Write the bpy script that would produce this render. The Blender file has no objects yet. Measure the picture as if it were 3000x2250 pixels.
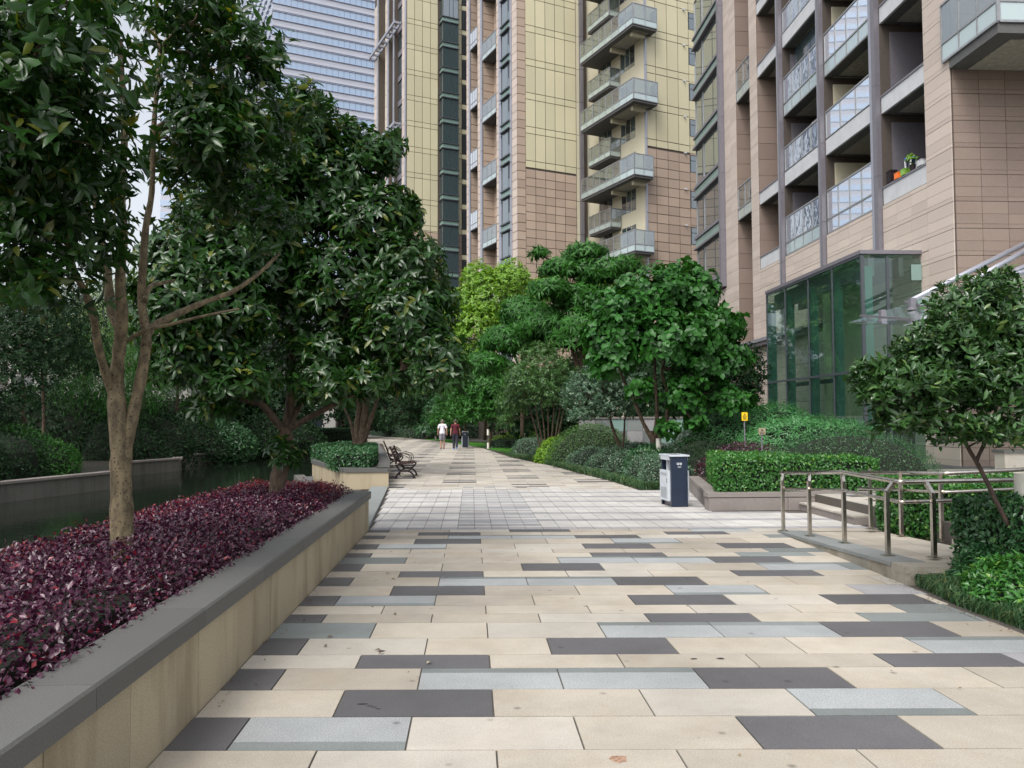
import bpy, math, random
import numpy as np
from mathutils import Vector, Matrix
R_ = math.radians
rng = np.random.default_rng(7)
random.seed(7)
S = bpy.context.scene
COL = S.collection

# ---------------------------------------------------------------- camera, world, sun, exposure
F, PITCH, ROLL, YAW, EYE = 2367.0, .0447, .0036, .050, 1.7
cam_d = bpy.data.cameras.new('camera'); cam = bpy.data.objects.new('camera', cam_d); COL.objects.link(cam)
cam_d.sensor_width = 36.0; cam_d.lens = 36.0 * F / 3000.0
cam_d.clip_start = .1; cam_d.clip_end = 4000
cr, sr, cp, sp = math.cos(ROLL), math.sin(ROLL), math.cos(PITCH), math.sin(PITCH)
M_ = np.array([[1, 0, 0], [0, sp, cp], [0, -cp, sp]]) @ np.array([[cr, -sr, 0], [sr, cr, 0], [0, 0, 1]])
cy_, sy_ = math.cos(YAW), math.sin(YAW)
M_ = np.array([[cy_, sy_, 0], [-sy_, cy_, 0], [0, 0, 1]]) @ M_
m4 = Matrix.Identity(4)
for i in range(3):
    m4[i][0] = M_[i, 0]; m4[i][1] = -M_[i, 1]; m4[i][2] = -M_[i, 2]
m4.translation = Vector((0, 0, EYE)); cam.matrix_world = m4
S.camera = cam

SUN_EL, SUN_AZ = R_(54), R_(-150)      # azimuth measured from +Y towards +X
w = bpy.data.worlds.new('World'); S.world = w; w.use_nodes = True
nt = w.node_tree; nt.nodes.clear()
sky = nt.nodes.new('ShaderNodeTexSky'); sky.sky_type = 'NISHITA'; sky.sun_disc = False
sky.sun_elevation = SUN_EL; sky.sun_rotation = SUN_AZ
sky.air_density = 1.0; sky.dust_density = 5.0; sky.ozone_density = 1.0; sky.altitude = 0
hs = nt.nodes.new('ShaderNodeHueSaturation'); hs.inputs['Saturation'].default_value = .3
bg = nt.nodes.new('ShaderNodeBackground'); bg.inputs['Strength'].default_value = .15
wo = nt.nodes.new('ShaderNodeOutputWorld')
nt.links.new(sky.outputs[0], hs.inputs['Color']); nt.links.new(hs.outputs[0], bg.inputs[0]); nt.links.new(bg.outputs[0], wo.inputs[0])
sd = bpy.data.lights.new('sun', 'SUN'); sd.energy = .5; sd.angle = R_(16); sd.color = (1, .97, .93)
sun = bpy.data.objects.new('sun', sd); COL.objects.link(sun)
sdir = Vector((math.sin(SUN_AZ) * math.cos(SUN_EL), math.cos(SUN_AZ) * math.cos(SUN_EL), math.sin(SUN_EL)))
sun.rotation_euler = (-sdir).to_track_quat('-Z', 'Y').to_euler()
S.view_settings.view_transform = 'Standard'; S.view_settings.look = 'None'
S.view_settings.exposure = .90; S.view_settings.gamma = 1.0; S.view_settings.use_curve_mapping = False
S.render.engine = 'CYCLES'
S.cycles.max_bounces = 8; S.cycles.transparent_max_bounces = 12; S.cycles.diffuse_bounces = 3
S.cycles.glossy_bounces = 3; S.cycles.transmission_bounces = 4
S.cycles.use_denoising = True
S.cycles.sample_clamp_indirect = 6

# ---------------------------------------------------------------- survey helper: sight line through a photo pixel met with a plane
def ray(x, y): return M_ @ np.array([x - 1500.0, y - 1125.0, F])
def PY(x, y, Y):
    d = ray(x, y); return np.array([0, 0, EYE]) + d * (Y / d[1])
def G(x, y, z=0.0):
    d = ray(x, y); return np.array([0, 0, EYE]) + d * ((z - EYE) / d[2])
def proj_size(p, s):
    c = M_.T @ (np.asarray(p, float) - np.array([0, 0, EYE]))
    if c[2] < .3: return 0
    x, y = 1500 + c[0] / c[2] * F, 1125 + c[1] / c[2] * F
    if x < -200 or x > 3200 or y < -200 or y > 2450: return 0
    return s / c[2] * F

# ---------------------------------------------------------------- materials
def mat(name):
    m = bpy.data.materials.new(name); m.use_nodes = True
    return m, m.node_tree, m.node_tree.nodes['Principled BSDF']
def L(t, a, b): t.links.new(a, b)
def stone(name, col, tone=.12, grain=.35, gscale=160, stain=.25, sscale=1.2, rough=.75, bump=.15, streak=0., stain_col=(.25, .22, .18), spec=.35, dirt=0.):
    m, t, b = mat(name)
    tc = t.nodes.new('ShaderNodeNewGeometry')
    n1 = t.nodes.new('ShaderNodeTexNoise'); n1.inputs['Scale'].default_value = gscale; n1.inputs['Detail'].default_value = 2
    n2 = t.nodes.new('ShaderNodeTexNoise'); n2.inputs['Scale'].default_value = sscale; n2.inputs['Detail'].default_value = 6; n2.inputs['Roughness'].default_value = .65
    L(t, tc.outputs['Position'], n1.inputs['Vector'])
    mp = t.nodes.new('ShaderNodeMapping'); L(t, tc.outputs['Position'], mp.inputs[0])
    if streak: mp.inputs['Scale'].default_value = (2.6, 2.6, .45)
    L(t, mp.outputs[0], n2.inputs['Vector'])
    oi = t.nodes.new('ShaderNodeObjectInfo'); at = t.nodes.new('ShaderNodeAttribute'); at.attribute_name = 'tone'
    ad = t.nodes.new('ShaderNodeMath'); ad.operation = 'ADD'; L(t, oi.outputs['Random'], ad.inputs[0]); L(t, at.outputs['Fac'], ad.inputs[1])
    fr = t.nodes.new('ShaderNodeMath'); fr.operation = 'FRACT'; L(t, ad.outputs[0], fr.inputs[0])
    mr = t.nodes.new('ShaderNodeMapRange'); mr.inputs['To Min'].default_value = 1 - tone; mr.inputs['To Max'].default_value = 1 + tone; L(t, fr.outputs[0], mr.inputs[0])
    g = t.nodes.new('ShaderNodeMapRange'); g.inputs['From Min'].default_value = .3; g.inputs['From Max'].default_value = .7
    g.inputs['To Min'].default_value = 1 - grain; g.inputs['To Max'].default_value = 1 + grain; L(t, n1.outputs['Fac'], g.inputs[0])
    mu = t.nodes.new('ShaderNodeMath'); mu.operation = 'MULTIPLY'; L(t, mr.outputs[0], mu.inputs[0]); L(t, g.outputs[0], mu.inputs[1])
    mx = t.nodes.new('ShaderNodeMix'); mx.data_type = 'RGBA'; mx.blend_type = 'MULTIPLY'; mx.inputs[0].default_value = 1
    mx.inputs[6].default_value = (*col, 1); L(t, mu.outputs[0], mx.inputs[7])
    sm = t.nodes.new('ShaderNodeMapRange'); sm.inputs['From Min'].default_value = .48; sm.inputs['From Max'].default_value = .75
    sm.inputs['To Max'].default_value = stain; L(t, n2.outputs['Fac'], sm.inputs[0])
    mx2 = t.nodes.new('ShaderNodeMix'); mx2.data_type = 'RGBA'; L(t, sm.outputs[0], mx2.inputs[0]); L(t, mx.outputs[2], mx2.inputs[6])
    mx2.inputs[7].default_value = (*[c * s * 2 for c, s in zip(col, stain_col)], 1)
    out = mx2.outputs[2]
    if dirt:
        n3 = t.nodes.new('ShaderNodeTexNoise'); n3.inputs['Scale'].default_value = .55; n3.inputs['Detail'].default_value = 8; n3.inputs['Roughness'].default_value = .7; L(t, tc.outputs['Position'], n3.inputs['Vector'])
        r3 = t.nodes.new('ShaderNodeMapRange'); r3.inputs['From Min'].default_value = .35; r3.inputs['From Max'].default_value = .65; r3.inputs['To Min'].default_value = 1 - dirt; r3.inputs['To Max'].default_value = 1 + dirt * .5; L(t, n3.outputs['Fac'], r3.inputs[0])
        v3 = t.nodes.new('ShaderNodeTexVoronoi'); v3.inputs['Scale'].default_value = 3.2; L(t, tc.outputs['Position'], v3.inputs['Vector'])
        s3 = t.nodes.new('ShaderNodeMapRange'); s3.inputs['From Min'].default_value = .03; s3.inputs['From Max'].default_value = .10; s3.inputs['To Min'].default_value = 1 - dirt * 2.2; s3.inputs['To Max'].default_value = 1; L(t, v3.outputs['Distance'], s3.inputs[0])
        m3 = t.nodes.new('ShaderNodeMath'); m3.operation = 'MULTIPLY'; L(t, r3.outputs[0], m3.inputs[0]); L(t, s3.outputs[0], m3.inputs[1])
        x3 = t.nodes.new('ShaderNodeMix'); x3.data_type = 'RGBA'; x3.blend_type = 'MULTIPLY'; x3.inputs[0].default_value = 1; L(t, out, x3.inputs[6]); L(t, m3.outputs[0], x3.inputs[7]); out = x3.outputs[2]
    L(t, out, b.inputs['Base Color'])
    b.inputs['Roughness'].default_value = rough; b.inputs['Specular IOR Level'].default_value = spec
    if bump:
        bp = t.nodes.new('ShaderNodeBump'); bp.inputs['Strength'].default_value = bump; bp.inputs['Distance'].default_value = .01
        L(t, n1.outputs['Fac'], bp.inputs['Height']); L(t, bp.outputs[0], b.inputs['Normal'])
    return m
def plain(name, col, rough=.5, metal=0., noise=.1, scale=8, spec=.5):
    m, t, b = mat(name)
    tc = t.nodes.new('ShaderNodeNewGeometry'); n = t.nodes.new('ShaderNodeTexNoise'); n.inputs['Scale'].default_value = scale; n.inputs['Detail'].default_value = 5
    L(t, tc.outputs['Position'], n.inputs['Vector'])
    g = t.nodes.new('ShaderNodeMapRange'); g.inputs['From Min'].default_value = .3; g.inputs['From Max'].default_value = .7
    g.inputs['To Min'].default_value = 1 - noise; g.inputs['To Max'].default_value = 1 + noise; L(t, n.outputs['Fac'], g.inputs[0])
    mx = t.nodes.new('ShaderNodeMix'); mx.data_type = 'RGBA'; mx.blend_type = 'MULTIPLY'; mx.inputs[0].default_value = 1
    mx.inputs[6].default_value = (*col, 1); L(t, g.outputs[0], mx.inputs[7]); L(t, mx.outputs[2], b.inputs['Base Color'])
    b.inputs['Roughness'].default_value = rough; b.inputs['Metallic'].default_value = metal; b.inputs['Specular IOR Level'].default_value = spec
    return m
def leafmat(name, c1, c2, c3=None, rough=.38, trans=.25, spec=.5):
    m, t, b = mat(name)
    at = t.nodes.new('ShaderNodeAttribute'); at.attribute_name = 'tone'
    oi = t.nodes.new('ShaderNodeObjectInfo'); ad = t.nodes.new('ShaderNodeMath'); ad.operation = 'ADD'
    L(t, at.outputs['Fac'], ad.inputs[0]); L(t, oi.outputs['Random'], ad.inputs[1])
    fr = t.nodes.new('ShaderNodeMath'); fr.operation = 'FRACT'; L(t, ad.outputs[0], fr.inputs[0])
    cr_ = t.nodes.new('ShaderNodeValToRGB'); e = cr_.color_ramp.elements
    e[0].position = 0; e[0].color = (*c1, 1); e[1].position = .92; e[1].color = (*c2, 1)
    if c3: x = e.new(.985); x.color = (*c3, 1)
    L(t, fr.outputs[0], cr_.inputs[0]); L(t, cr_.outputs[0], b.inputs['Base Color'])
    b.inputs['Roughness'].default_value = rough; b.inputs['Specular IOR Level'].default_value = spec
    tr = t.nodes.new('ShaderNodeBsdfTranslucent')
    hs_ = t.nodes.new('ShaderNodeHueSaturation'); hs_.inputs['Hue'].default_value = .48; hs_.inputs['Saturation'].default_value = 1.1; hs_.inputs['Value'].default_value = 1.6
    L(t, cr_.outputs[0], hs_.inputs['Color']); L(t, hs_.outputs[0], tr.inputs[0])
    ms = t.nodes.new('ShaderNodeMixShader'); ms.inputs[0].default_value = trans
    L(t, b.outputs[0], ms.inputs[1]); L(t, tr.outputs[0], ms.inputs[2]); L(t, ms.outputs[0], t.nodes['Material Output'].inputs[0])
    return m
def glass(name, tint, refl=.12, through=.6, rough=.02, wavy=0., body=(.1, .14, .14)):
    """coated pane: part mirror, part see-through, part body colour"""
    m, t, b = mat(name)
    b.inputs['Base Color'].default_value = (*body, 1); b.inputs['Roughness'].default_value = .4
    tr = t.nodes.new('ShaderNodeBsdfTransparent'); tr.inputs[0].default_value = (*tint, 1)
    gl = t.nodes.new('ShaderNodeBsdfGlossy'); gl.inputs['Roughness'].default_value = rough; gl.inputs[0].default_value = (.95, .97, 1, 1)
    lw = t.nodes.new('ShaderNodeFresnel'); gb_ = t.nodes.new('ShaderNodeNewGeometry'); io = t.nodes.new('ShaderNodeMath'); io.operation = 'MULTIPLY_ADD'; io.inputs[1].default_value = -.8333; io.inputs[2].default_value = 1.5
    L(t, gb_.outputs['Backfacing'], io.inputs[0]); L(t, io.outputs[0], lw.inputs[0])   # same mirror share on both faces of a thin pane
    mr = t.nodes.new('ShaderNodeMapRange'); mr.inputs['From Min'].default_value = .04; mr.inputs['From Max'].default_value = .7
    mr.inputs['To Min'].default_value = refl; mr.inputs['To Max'].default_value = 1; L(t, lw.outputs[0], mr.inputs[0])
    m1 = t.nodes.new('ShaderNodeMixShader'); m1.inputs[0].default_value = through; L(t, b.outputs[0], m1.inputs[1]); L(t, tr.outputs[0], m1.inputs[2])
    m2 = t.nodes.new('ShaderNodeMixShader'); L(t, mr.outputs[0], m2.inputs[0]); L(t, m1.outputs[0], m2.inputs[1]); L(t, gl.outputs[0], m2.inputs[2])
    if wavy:
        n = t.nodes.new('ShaderNodeTexNoise'); n.inputs['Scale'].default_value = 3.0; n.inputs['Detail'].default_value = 2
        g = t.nodes.new('ShaderNodeNewGeometry'); L(t, g.outputs['Position'], n.inputs['Vector'])
        bp = t.nodes.new('ShaderNodeBump'); bp.inputs['Strength'].default_value = wavy; bp.inputs['Distance'].default_value = .05
        L(t, n.outputs['Fac'], bp.inputs['Height']); L(t, bp.outputs[0], gl.inputs['Normal'])
    L(t, m2.outputs[0], t.nodes['Material Output'].inputs[0])
    return m
def bark(name, c1, c2, spots=0.):
    m, t, b = mat(name)
    g = t.nodes.new('ShaderNodeNewGeometry')
    mp = t.nodes.new('ShaderNodeMapping'); mp.inputs['Scale'].default_value = (1, 1, .4); L(t, g.outputs['Position'], mp.inputs[0])
    n = t.nodes.new('ShaderNodeTexNoise'); n.inputs['Scale'].default_value = 22; n.inputs['Detail'].default_value = 6; L(t, mp.outputs[0], n.inputs['Vector'])
    c = t.nodes.new('ShaderNodeValToRGB'); c.color_ramp.elements[0].position = .35; c.color_ramp.elements[1].position = .65
    c.color_ramp.elements[0].color = (*c1, 1); c.color_ramp.elements[1].color = (*c2, 1); L(t, n.outputs['Fac'], c.inputs[0])
    out = c.outputs[0]
    if spots:
        v = t.nodes.new('ShaderNodeTexVoronoi'); v.inputs['Scale'].default_value = 36; L(t, g.outputs['Position'], v.inputs['Vector'])
        r = t.nodes.new('ShaderNodeMapRange'); r.inputs['From Min'].default_value = .2; r.inputs['From Max'].default_value = .33
        r.inputs['To Min'].default_value = spots; r.inputs['To Max'].default_value = 0; L(t, v.outputs['Distance'], r.inputs[0])
        mx = t.nodes.new('ShaderNodeMix'); mx.data_type = 'RGBA'; L(t, r.outputs[0], mx.inputs[0]); L(t, out, mx.inputs[6]); mx.inputs[7].default_value = (.04, .03, .02, 1)
        out = mx.outputs[2]
    L(t, out, b.inputs['Base Color']); b.inputs['Roughness'].default_value = .85
    bp = t.nodes.new('ShaderNodeBump'); bp.inputs['Strength'].default_value = .5; bp.inputs['Distance'].default_value = .01
    L(t, n.outputs['Fac'], bp.inputs['Height']); L(t, bp.outputs[0], b.inputs['Normal'])
    return m

MT = dict(
    beige=stone('granite_beige', (.395, .358, .30), tone=.15, grain=.16, gscale=120, stain=.5, sscale=1.5, stain_col=(.42, .38, .31), dirt=.22),
    cream=stone('granite_cream', (.425, .395, .345), tone=.1, grain=.14, gscale=120, stain=.4, sscale=1.8, stain_col=(.42, .4, .37), dirt=.22),
    dark=stone('granite_dark', (.105, .103, .107), tone=.12, grain=.3, gscale=150, stain=.2, stain_col=(.4, .4, .4), rough=.6, dirt=.22),
    lgrey=stone('granite_light_grey', (.315, .33, .33), tone=.1, grain=.25, gscale=110, stain=.3, stain_col=(.4, .42, .45), dirt=.22),
    ggrey=stone('granite_green_grey', (.185, .205, .20), tone=.15, grain=.2, gscale=120, stain=.3, stain_col=(.4, .42, .42), dirt=.22),
    white=stone('granite_white', (.47, .455, .43), tone=.07, grain=.12, gscale=120, stain=.3, stain_col=(.42, .41, .4), dirt=.22),
    mgrey=stone('granite_mid_grey', (.30, .295, .30), tone=.12, grain=.15, gscale=120, stain=.3, stain_col=(.42, .41, .4), dirt=.22),
    joint=stone('joint_mortar', (.09, .08, .07), tone=.0, grain=.2),
    wallstone=stone('wall_stone', (.385, .325, .225), tone=.10, grain=.16, gscale=100, stain=.9, sscale=1.0, streak=1, stain_col=(.27, .25, .21)),
    cap=stone('wall_cap', (.105, .105, .10), tone=.08, grain=.2, gscale=130, stain=.3, stain_col=(.38, .36, .34), rough=.55),
    curb=stone('curb_stone', (.20, .215, .21), tone=.08, grain=.2, stain=.3, stain_col=(.38, .38, .36)),
    rampwall=stone('ramp_wall_stone', (.26, .24, .20), tone=.1, grain=.2, stain=.8, sscale=3, stain_col=(.2, .17, .12)),
    pgran=stone('planter_granite', (.22, .195, .18), tone=.08, grain=.25, stain=.5, sscale=1.5, stain_col=(.35, .33, .33)),
    pink=stone('cladding_pink', (.40, .31, .245), tone=.11, grain=.05, gscale=30, stain=.2, sscale=.5, bump=0, stain_col=(.42, .4, .38), rough=.6),
    pinkl=stone('cladding_pale_pink', (.52, .44, .385), tone=.09, grain=.05, gscale=30, stain=.25, sscale=.6, bump=0, stain_col=(.42, .41, .4), rough=.55),
    brown=stone('cladding_brown', (.235, .18, .15), tone=.08, grain=.06, gscale=25, stain=.25, sscale=.7, bump=0, stain_col=(.4, .36, .33), rough=.6),
    yel=stone('cladding_yellow', (.55, .51, .35), tone=.07, grain=.03, gscale=20, stain=.3, sscale=.25, bump=0, stain_col=(.44, .43, .44), rough=.6),
    yelw=stone('render_yellow_wall', (.55, .51, .38), tone=.02, grain=.04, gscale=20, stain=.3, sscale=.5, bump=0, stain_col=(.4, .38, .36)),
    wjoint=plain('cladding_joint', (.075, .06, .05), rough=.9),
    metal=plain('bronze_grey_metal', (.19, .18, .205), rough=.45, metal=.3, noise=.06),
    metal_l=plain('pale_metal', (.36, .37, .42), rough=.35, metal=.5, noise=.05),
    panel=plain('grey_panel', (.52, .53, .55), rough=.5, noise=.08, scale=2),
    slab=plain('balcony_slab_grey', (.10, .10, .10), rough=.8),
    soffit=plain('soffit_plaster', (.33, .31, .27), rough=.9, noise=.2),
    rail=plain('balcony_rail_steel', (.30, .31, .32), rough=.4, metal=.5),
    steel=plain('brushed_steel', (.56, .52, .46), rough=.24, metal=1., noise=.15, scale=20),
    wframe=plain('window_frame_dark', (.055, .065, .075), rough=.45),
    green=plain('spandrel_green', (.20, .30, .27), rough=.3, noise=.08, scale=1),
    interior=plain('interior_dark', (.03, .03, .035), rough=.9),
    room=plain('interior_wall', (.20, .18, .14), rough=.9),
    teal=plain('teal_glass_fin', (.13, .25, .24), rough=.25, noise=.03),
    soil=stone('soil', (.045, .035, .025), grain=.5, gscale=30),
    asphalt=stone('ground_soil', (.06, .06, .05), grain=.3),
    mulch=stone('mulch', (.03, .028, .02), grain=.6, gscale=30),
    pondwall=stone('pond_wall_stone', (.13, .125, .11), grain=.2, stain=.8, sscale=1.4, streak=1, stain_col=(.2, .2, .18)),
    concrete=stone('concrete', (.3, .29, .27), grain=.15),
    black=plain('black_iron', (.014, .008, .010), rough=.6, spec=.3),
    wood=plain('bench_wood', (.045, .022, .02), rough=.7, spec=.3, noise=.35, scale=30),
    navy=plain('bin_navy', (.012, .022, .045), rough=.35, noise=.1),
    binl=plain('bin_pale_grey', (.52, .56, .60), rough=.4, noise=.05),
    binhole=plain('bin_inside', (.004, .004, .006), rough=.9),
    cream_p=plain('cream_trim', (.6, .55, .42), rough=.5),
    lampw=plain('lamp_white', (.72, .70, .62), rough=.5, noise=.04),
    yellow=plain('sign_yellow', (.85, .55, .01), rough=.45, noise=.03),
    orange=plain('orange_plastic', (.85, .18, .02), rough=.4),
    bluep=plain('blue_plastic', (.02, .08, .5), rough=.4),
    limep=plain('lime_plastic', (.22, .42, .06), rough=.4),
    signtan=plain('sign_tan', (.34, .28, .19), rough=.5),
    ink=plain('print_black', (.02, .015, .01), rough=.6),
    inkw=plain('print_white', (.75, .78, .8), rough=.6),
    skin=plain('skin', (.42, .24, .16), rough=.55, noise=.06),
    hair=plain('hair', (.035, .03, .03), rough=.7),
    hairg=plain('hair_greying', (.12, .11, .10), rough=.7),
    shirtw=plain('white_cloth', (.70, .68, .74), rough=.9, noise=.08, scale=12),
    shirtm=plain('maroon_cloth', (.085, .008, .018), rough=.9, noise=.15, scale=12),
    bluec=plain('blue_cloth', (.08, .16, .34), rough=.9, noise=.1, scale=12),
    litter=leafmat('leaf_litter_dry', (.10, .06, .03), (.26, .19, .09), None, rough=.8, trans=.1),
    navyc=plain('dark_trousers', (.022, .022, .035), rough=.9, noise=.2, scale=12),
    checks=plain('grey_checked_cloth', (.22, .21, .25), rough=.9, noise=.55, scale=40),
    shoeb=plain('blue_shoe', (.02, .20, .55), rough=.5),
    shoer=plain('red_sandal', (.14, .02, .025), rough=.5),
    tower=plain('office_spandrel', (.46, .48, .55), rough=.4, noise=.05, scale=.2),
    towerm=plain('office_metal', (.30, .32, .42), rough=.4, metal=.3),
    gfrost=glass('frosted_glass', (.75, .85, .82), refl=.25, through=.2, rough=.1, body=(.42, .54, .52)),
    gclear=glass('balcony_glass', (.70, .76, .74), refl=.24, through=.72, wavy=.02),
    gmirror=glass('bright_coated_glass', (.6, .65, .65), refl=.75, through=.5, wavy=.0, body=(.4, .45, .45)),
    gwavy=glass('wavy_coated_glass', (.5, .58, .6), refl=.5, through=.5, wavy=.12, body=(.15, .2, .25)),
    gwin=glass('window_glass', (.20, .25, .28), refl=.14, through=.5, body=(.03, .04, .05)),
    gwinb=glass('window_glass_blue', (.25, .36, .40), refl=.22, through=.35, body=(.06, .105, .115)),
    globby=glass('lobby_glass', (.74, .88, .82), refl=.07, through=.92, body=(.05, .08, .07)),
    gcanopy=glass('canopy_glass', (.62, .78, .70), refl=.1, through=.55, rough=.08, body=(.35, .45, .40)),
    goffice=glass('office_glass_pale', (.5, .6, .7), refl=.22, through=.1, body=(.20, .32, .50)),
    gofficed=glass('office_glass_dark', (.4, .5, .6), refl=.16, through=.1, body=(.06, .10, .19)),
    barkm=bark('bark_mottled', (.085, .065, .038), (.21, .165, .095), spots=.85),
    barkd=bark('bark_brown', (.045, .03, .02), (.12, .085, .055)),
    barkr=bark('bark_reddish', (.04, .027, .022), (.09, .058, .045)),
    # foliage
    osm=leafmat('leaf_osmanthus', (.012, .042, .008), (.028, .09, .015), (.12, .14, .02), rough=.3, trans=.28),
    mag=leafmat('leaf_glossy_dark', (.022, .06, .018), (.05, .125, .03), (.10, .16, .04), rough=.27, trans=.12),
    bright=leafmat('leaf_bright', (.10, .235, .02), (.20, .36, .035), None, rough=.45, trans=.3),
    fern=leafmat('leaf_feathery', (.016, .07, .010), (.04, .155, .02), None, rough=.5, trans=.2, spec=.3),
    mid=leafmat('leaf_mid_green', (.03, .085, .02), (.075, .17, .04), None, rough=.4, trans=.25),
    big=leafmat('leaf_broad', (.014, .065, .010), (.034, .14, .02), None, rough=.42, trans=.2, spec=.35),
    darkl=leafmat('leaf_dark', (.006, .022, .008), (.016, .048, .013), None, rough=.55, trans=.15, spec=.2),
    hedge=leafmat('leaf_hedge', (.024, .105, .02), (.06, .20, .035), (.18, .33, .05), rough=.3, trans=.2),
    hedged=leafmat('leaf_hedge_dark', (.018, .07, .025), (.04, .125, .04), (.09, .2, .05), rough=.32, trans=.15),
    varieg=leafmat('leaf_grey_green', (.035, .085, .04), (.10, .19, .11), (.3, .36, .27), rough=.35, trans=.15),
    purple=leafmat('leaf_purple', (.030, .006, .018), (.075, .014, .04), (.2, .012, .02), rough=.33, trans=.12, spec=.55),
    redl=leafmat('leaf_red', (.14, .012, .02), (.26, .03, .03), (.3, .08, .03), rough=.35, trans=.25),
    grassm=leafmat('leaf_liriope', (.03, .085, .035), (.08, .16, .06), (.25, .22, .08), rough=.45, trans=.2),
    lawn=leafmat('grass_lawn', (.05, .20, .02), (.09, .30, .03), None, rough=.6, trans=.3),
    fernl=leafmat('leaf_feathery_pale', (.04, .16, .05), (.09, .28, .09), None, rough=.4, trans=.25),
    willow=leafmat('leaf_willow', (.08, .14, .05), (.16, .26, .09), (.4, .45, .05), rough=.5, trans=.35),
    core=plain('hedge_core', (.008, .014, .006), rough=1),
)
# water
m, t, b = mat('pond_water')
b.inputs['Base Color'].default_value = (.010, .014, .010, 1); b.inputs['Roughness'].default_value = .03; b.inputs['Specular IOR Level'].default_value = .5
n = t.nodes.new('ShaderNodeTexNoise'); n.inputs['Scale'].default_value = 9; n.inputs['Detail'].default_value = 4
g = t.nodes.new('ShaderNodeNewGeometry'); mp = t.nodes.new('ShaderNodeMapping'); mp.inputs['Scale'].default_value = (1, .5, 1)
L(t, g.outputs['Position'], mp.inputs[0]); L(t, mp.outputs[0], n.inputs['Vector'])
bp = t.nodes.new('ShaderNodeBump'); bp.inputs['Strength'].default_value = .35; bp.inputs['Distance'].default_value = .012
L(t, n.outputs['Fac'], bp.inputs['Height']); L(t, bp.outputs[0], b.inputs['Normal'])
MT['water'] = m

# ---------------------------------------------------------------- object helpers
def tag(o, label=None, cat=None, group=None, kind=None):
    if label: o['label'] = label
    if cat: o['category'] = cat
    if group: o['group'] = group
    if kind: o['kind'] = kind
    return o
def mesh(name, V, Fc, mats, midx=None, smooth=False, tone=None):
    me = bpy.data.meshes.new(name); me.from_pydata([tuple(v) for v in V], [], [tuple(f) for f in Fc])
    for mm in (mats if isinstance(mats, (list, tuple)) else [mats]): me.materials.append(MT[mm] if isinstance(mm, str) else mm)
    if midx is not None: me.polygons.foreach_set('material_index', midx)
    if smooth: me.polygons.foreach_set('use_smooth', [True] * len(Fc))
    if tone is not None:
        a = me.attributes.new('tone', 'FLOAT', 'POINT'); a.data.foreach_set('value', tone)
    me.update(); return me
def link(name, me, parent=None, loc=None, rz=0, kind=None, label=None):
    o = bpy.data.objects.new(name, me); COL.objects.link(o)
    if parent: o.parent = parent
    if loc is not None: o.location = loc
    if rz: o.rotation_euler = (0, 0, rz)
    if kind: o['kind'] = kind
    if label: o['label'] = label
    return o
def empty(name, loc=(0, 0, 0), rz=0, label=None, cat=None, group=None, kind=None):
    o = link(name, None, None, loc, rz); return tag(o, label, cat, group, kind)
CF = [(0, 3, 2, 1), (4, 5, 6, 7), (0, 1, 5, 4), (1, 2, 6, 5), (2, 3, 7, 6), (3, 0, 4, 7)]
def cube_v(x0, y0, z0, x1, y1, z1):
    return [(x0, y0, z0), (x1, y0, z0), (x1, y1, z0), (x0, y1, z0), (x0, y0, z1), (x1, y0, z1), (x1, y1, z1), (x0, y1, z1)]
class MB:
    """collects boxes, prisms and tubes that become one mesh object"""
    def __init__(s): s.V = []; s.F = []; s.M = []; s.mats = []; s.T = []
    def mi(s, m):
        if m not in s.mats: s.mats.append(m)
        return s.mats.index(m)
    def add(s, V, Fc, m, tone=0.):
        o = len(s.V); s.V += [tuple(v) for v in V]; s.F += [tuple(i + o for i in f) for f in Fc]; s.M += [s.mi(m)] * len(Fc); s.T += [tone] * len(V); return s
    def box(s, b, m, tone=0.): return s.add(cube_v(*b), CF, m, tone)
    def prism(s, poly, z0, z1, m, tone=0.):
        n = len(poly); V = [(p[0], p[1], z0 if len(p) < 4 else p[2]) for p in poly] + [(p[0], p[1], z1 if len(p) < 4 else p[3]) for p in poly]
        return s.add(V, [tuple(range(n))[::-1], tuple(range(n, 2 * n))] + [(i, (i + 1) % n, n + (i + 1) % n, n + i) for i in range(n)], m, tone)
    def bar(s, a, b, wx, wy, m):
        a, b = Vector(a), Vector(b); d = (b - a).normalized(); up = Vector((0, 0, 1)) if abs(d.z) < .95 else Vector((0, 1, 0))
        x = d.cross(up).normalized() * wx / 2; y = x.cross(d).normalized() * wy / 2
        V = [a - x - y, a + x - y, a + x + y, a - x + y, b - x - y, b + x - y, b + x + y, b - x + y]
        return s.add(V, CF, m)
    def tube(s, pts, rad, m, n=10, cap=True):
        pts = [Vector(p) for p in pts]; k = len(pts)
        if not hasattr(rad, '__len__'): rad = [rad] * k
        V = []; prev = None
        for i, p in enumerate(pts):
            d = (pts[min(i + 1, k - 1)] - pts[max(i - 1, 0)]).normalized()
            if prev is None:
                up = Vector((0, 0, 1)) if abs(d.z) < .9 else Vector((0, 1, 0)); x = d.cross(up).normalized()
            else: x = (prev - d * prev.dot(d)).normalized()
            prev = x; y = d.cross(x)
            for j in range(n):
                a = 2 * math.pi * j / n; V.append(p + (x * math.cos(a) + y * math.sin(a)) * rad[i])
        Fc = [(i * n + j, i * n + (j + 1) % n, (i + 1) * n + (j + 1) % n, (i + 1) * n + j) for i in range(k - 1) for j in range(n)]
        if cap: Fc += [tuple(range(n))[::-1], tuple(range((k - 1) * n, k * n))]
        return s.add(V, Fc, m)
    def build(s, name, parent=None, smooth=False, kind=None, label=None, loc=None, rz=0):
        if not s.F: return None
        return link(name, mesh(name, s.V, s.F, s.mats, s.M, smooth, s.T), parent, loc, rz, kind, label)
UNIT = {}
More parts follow.
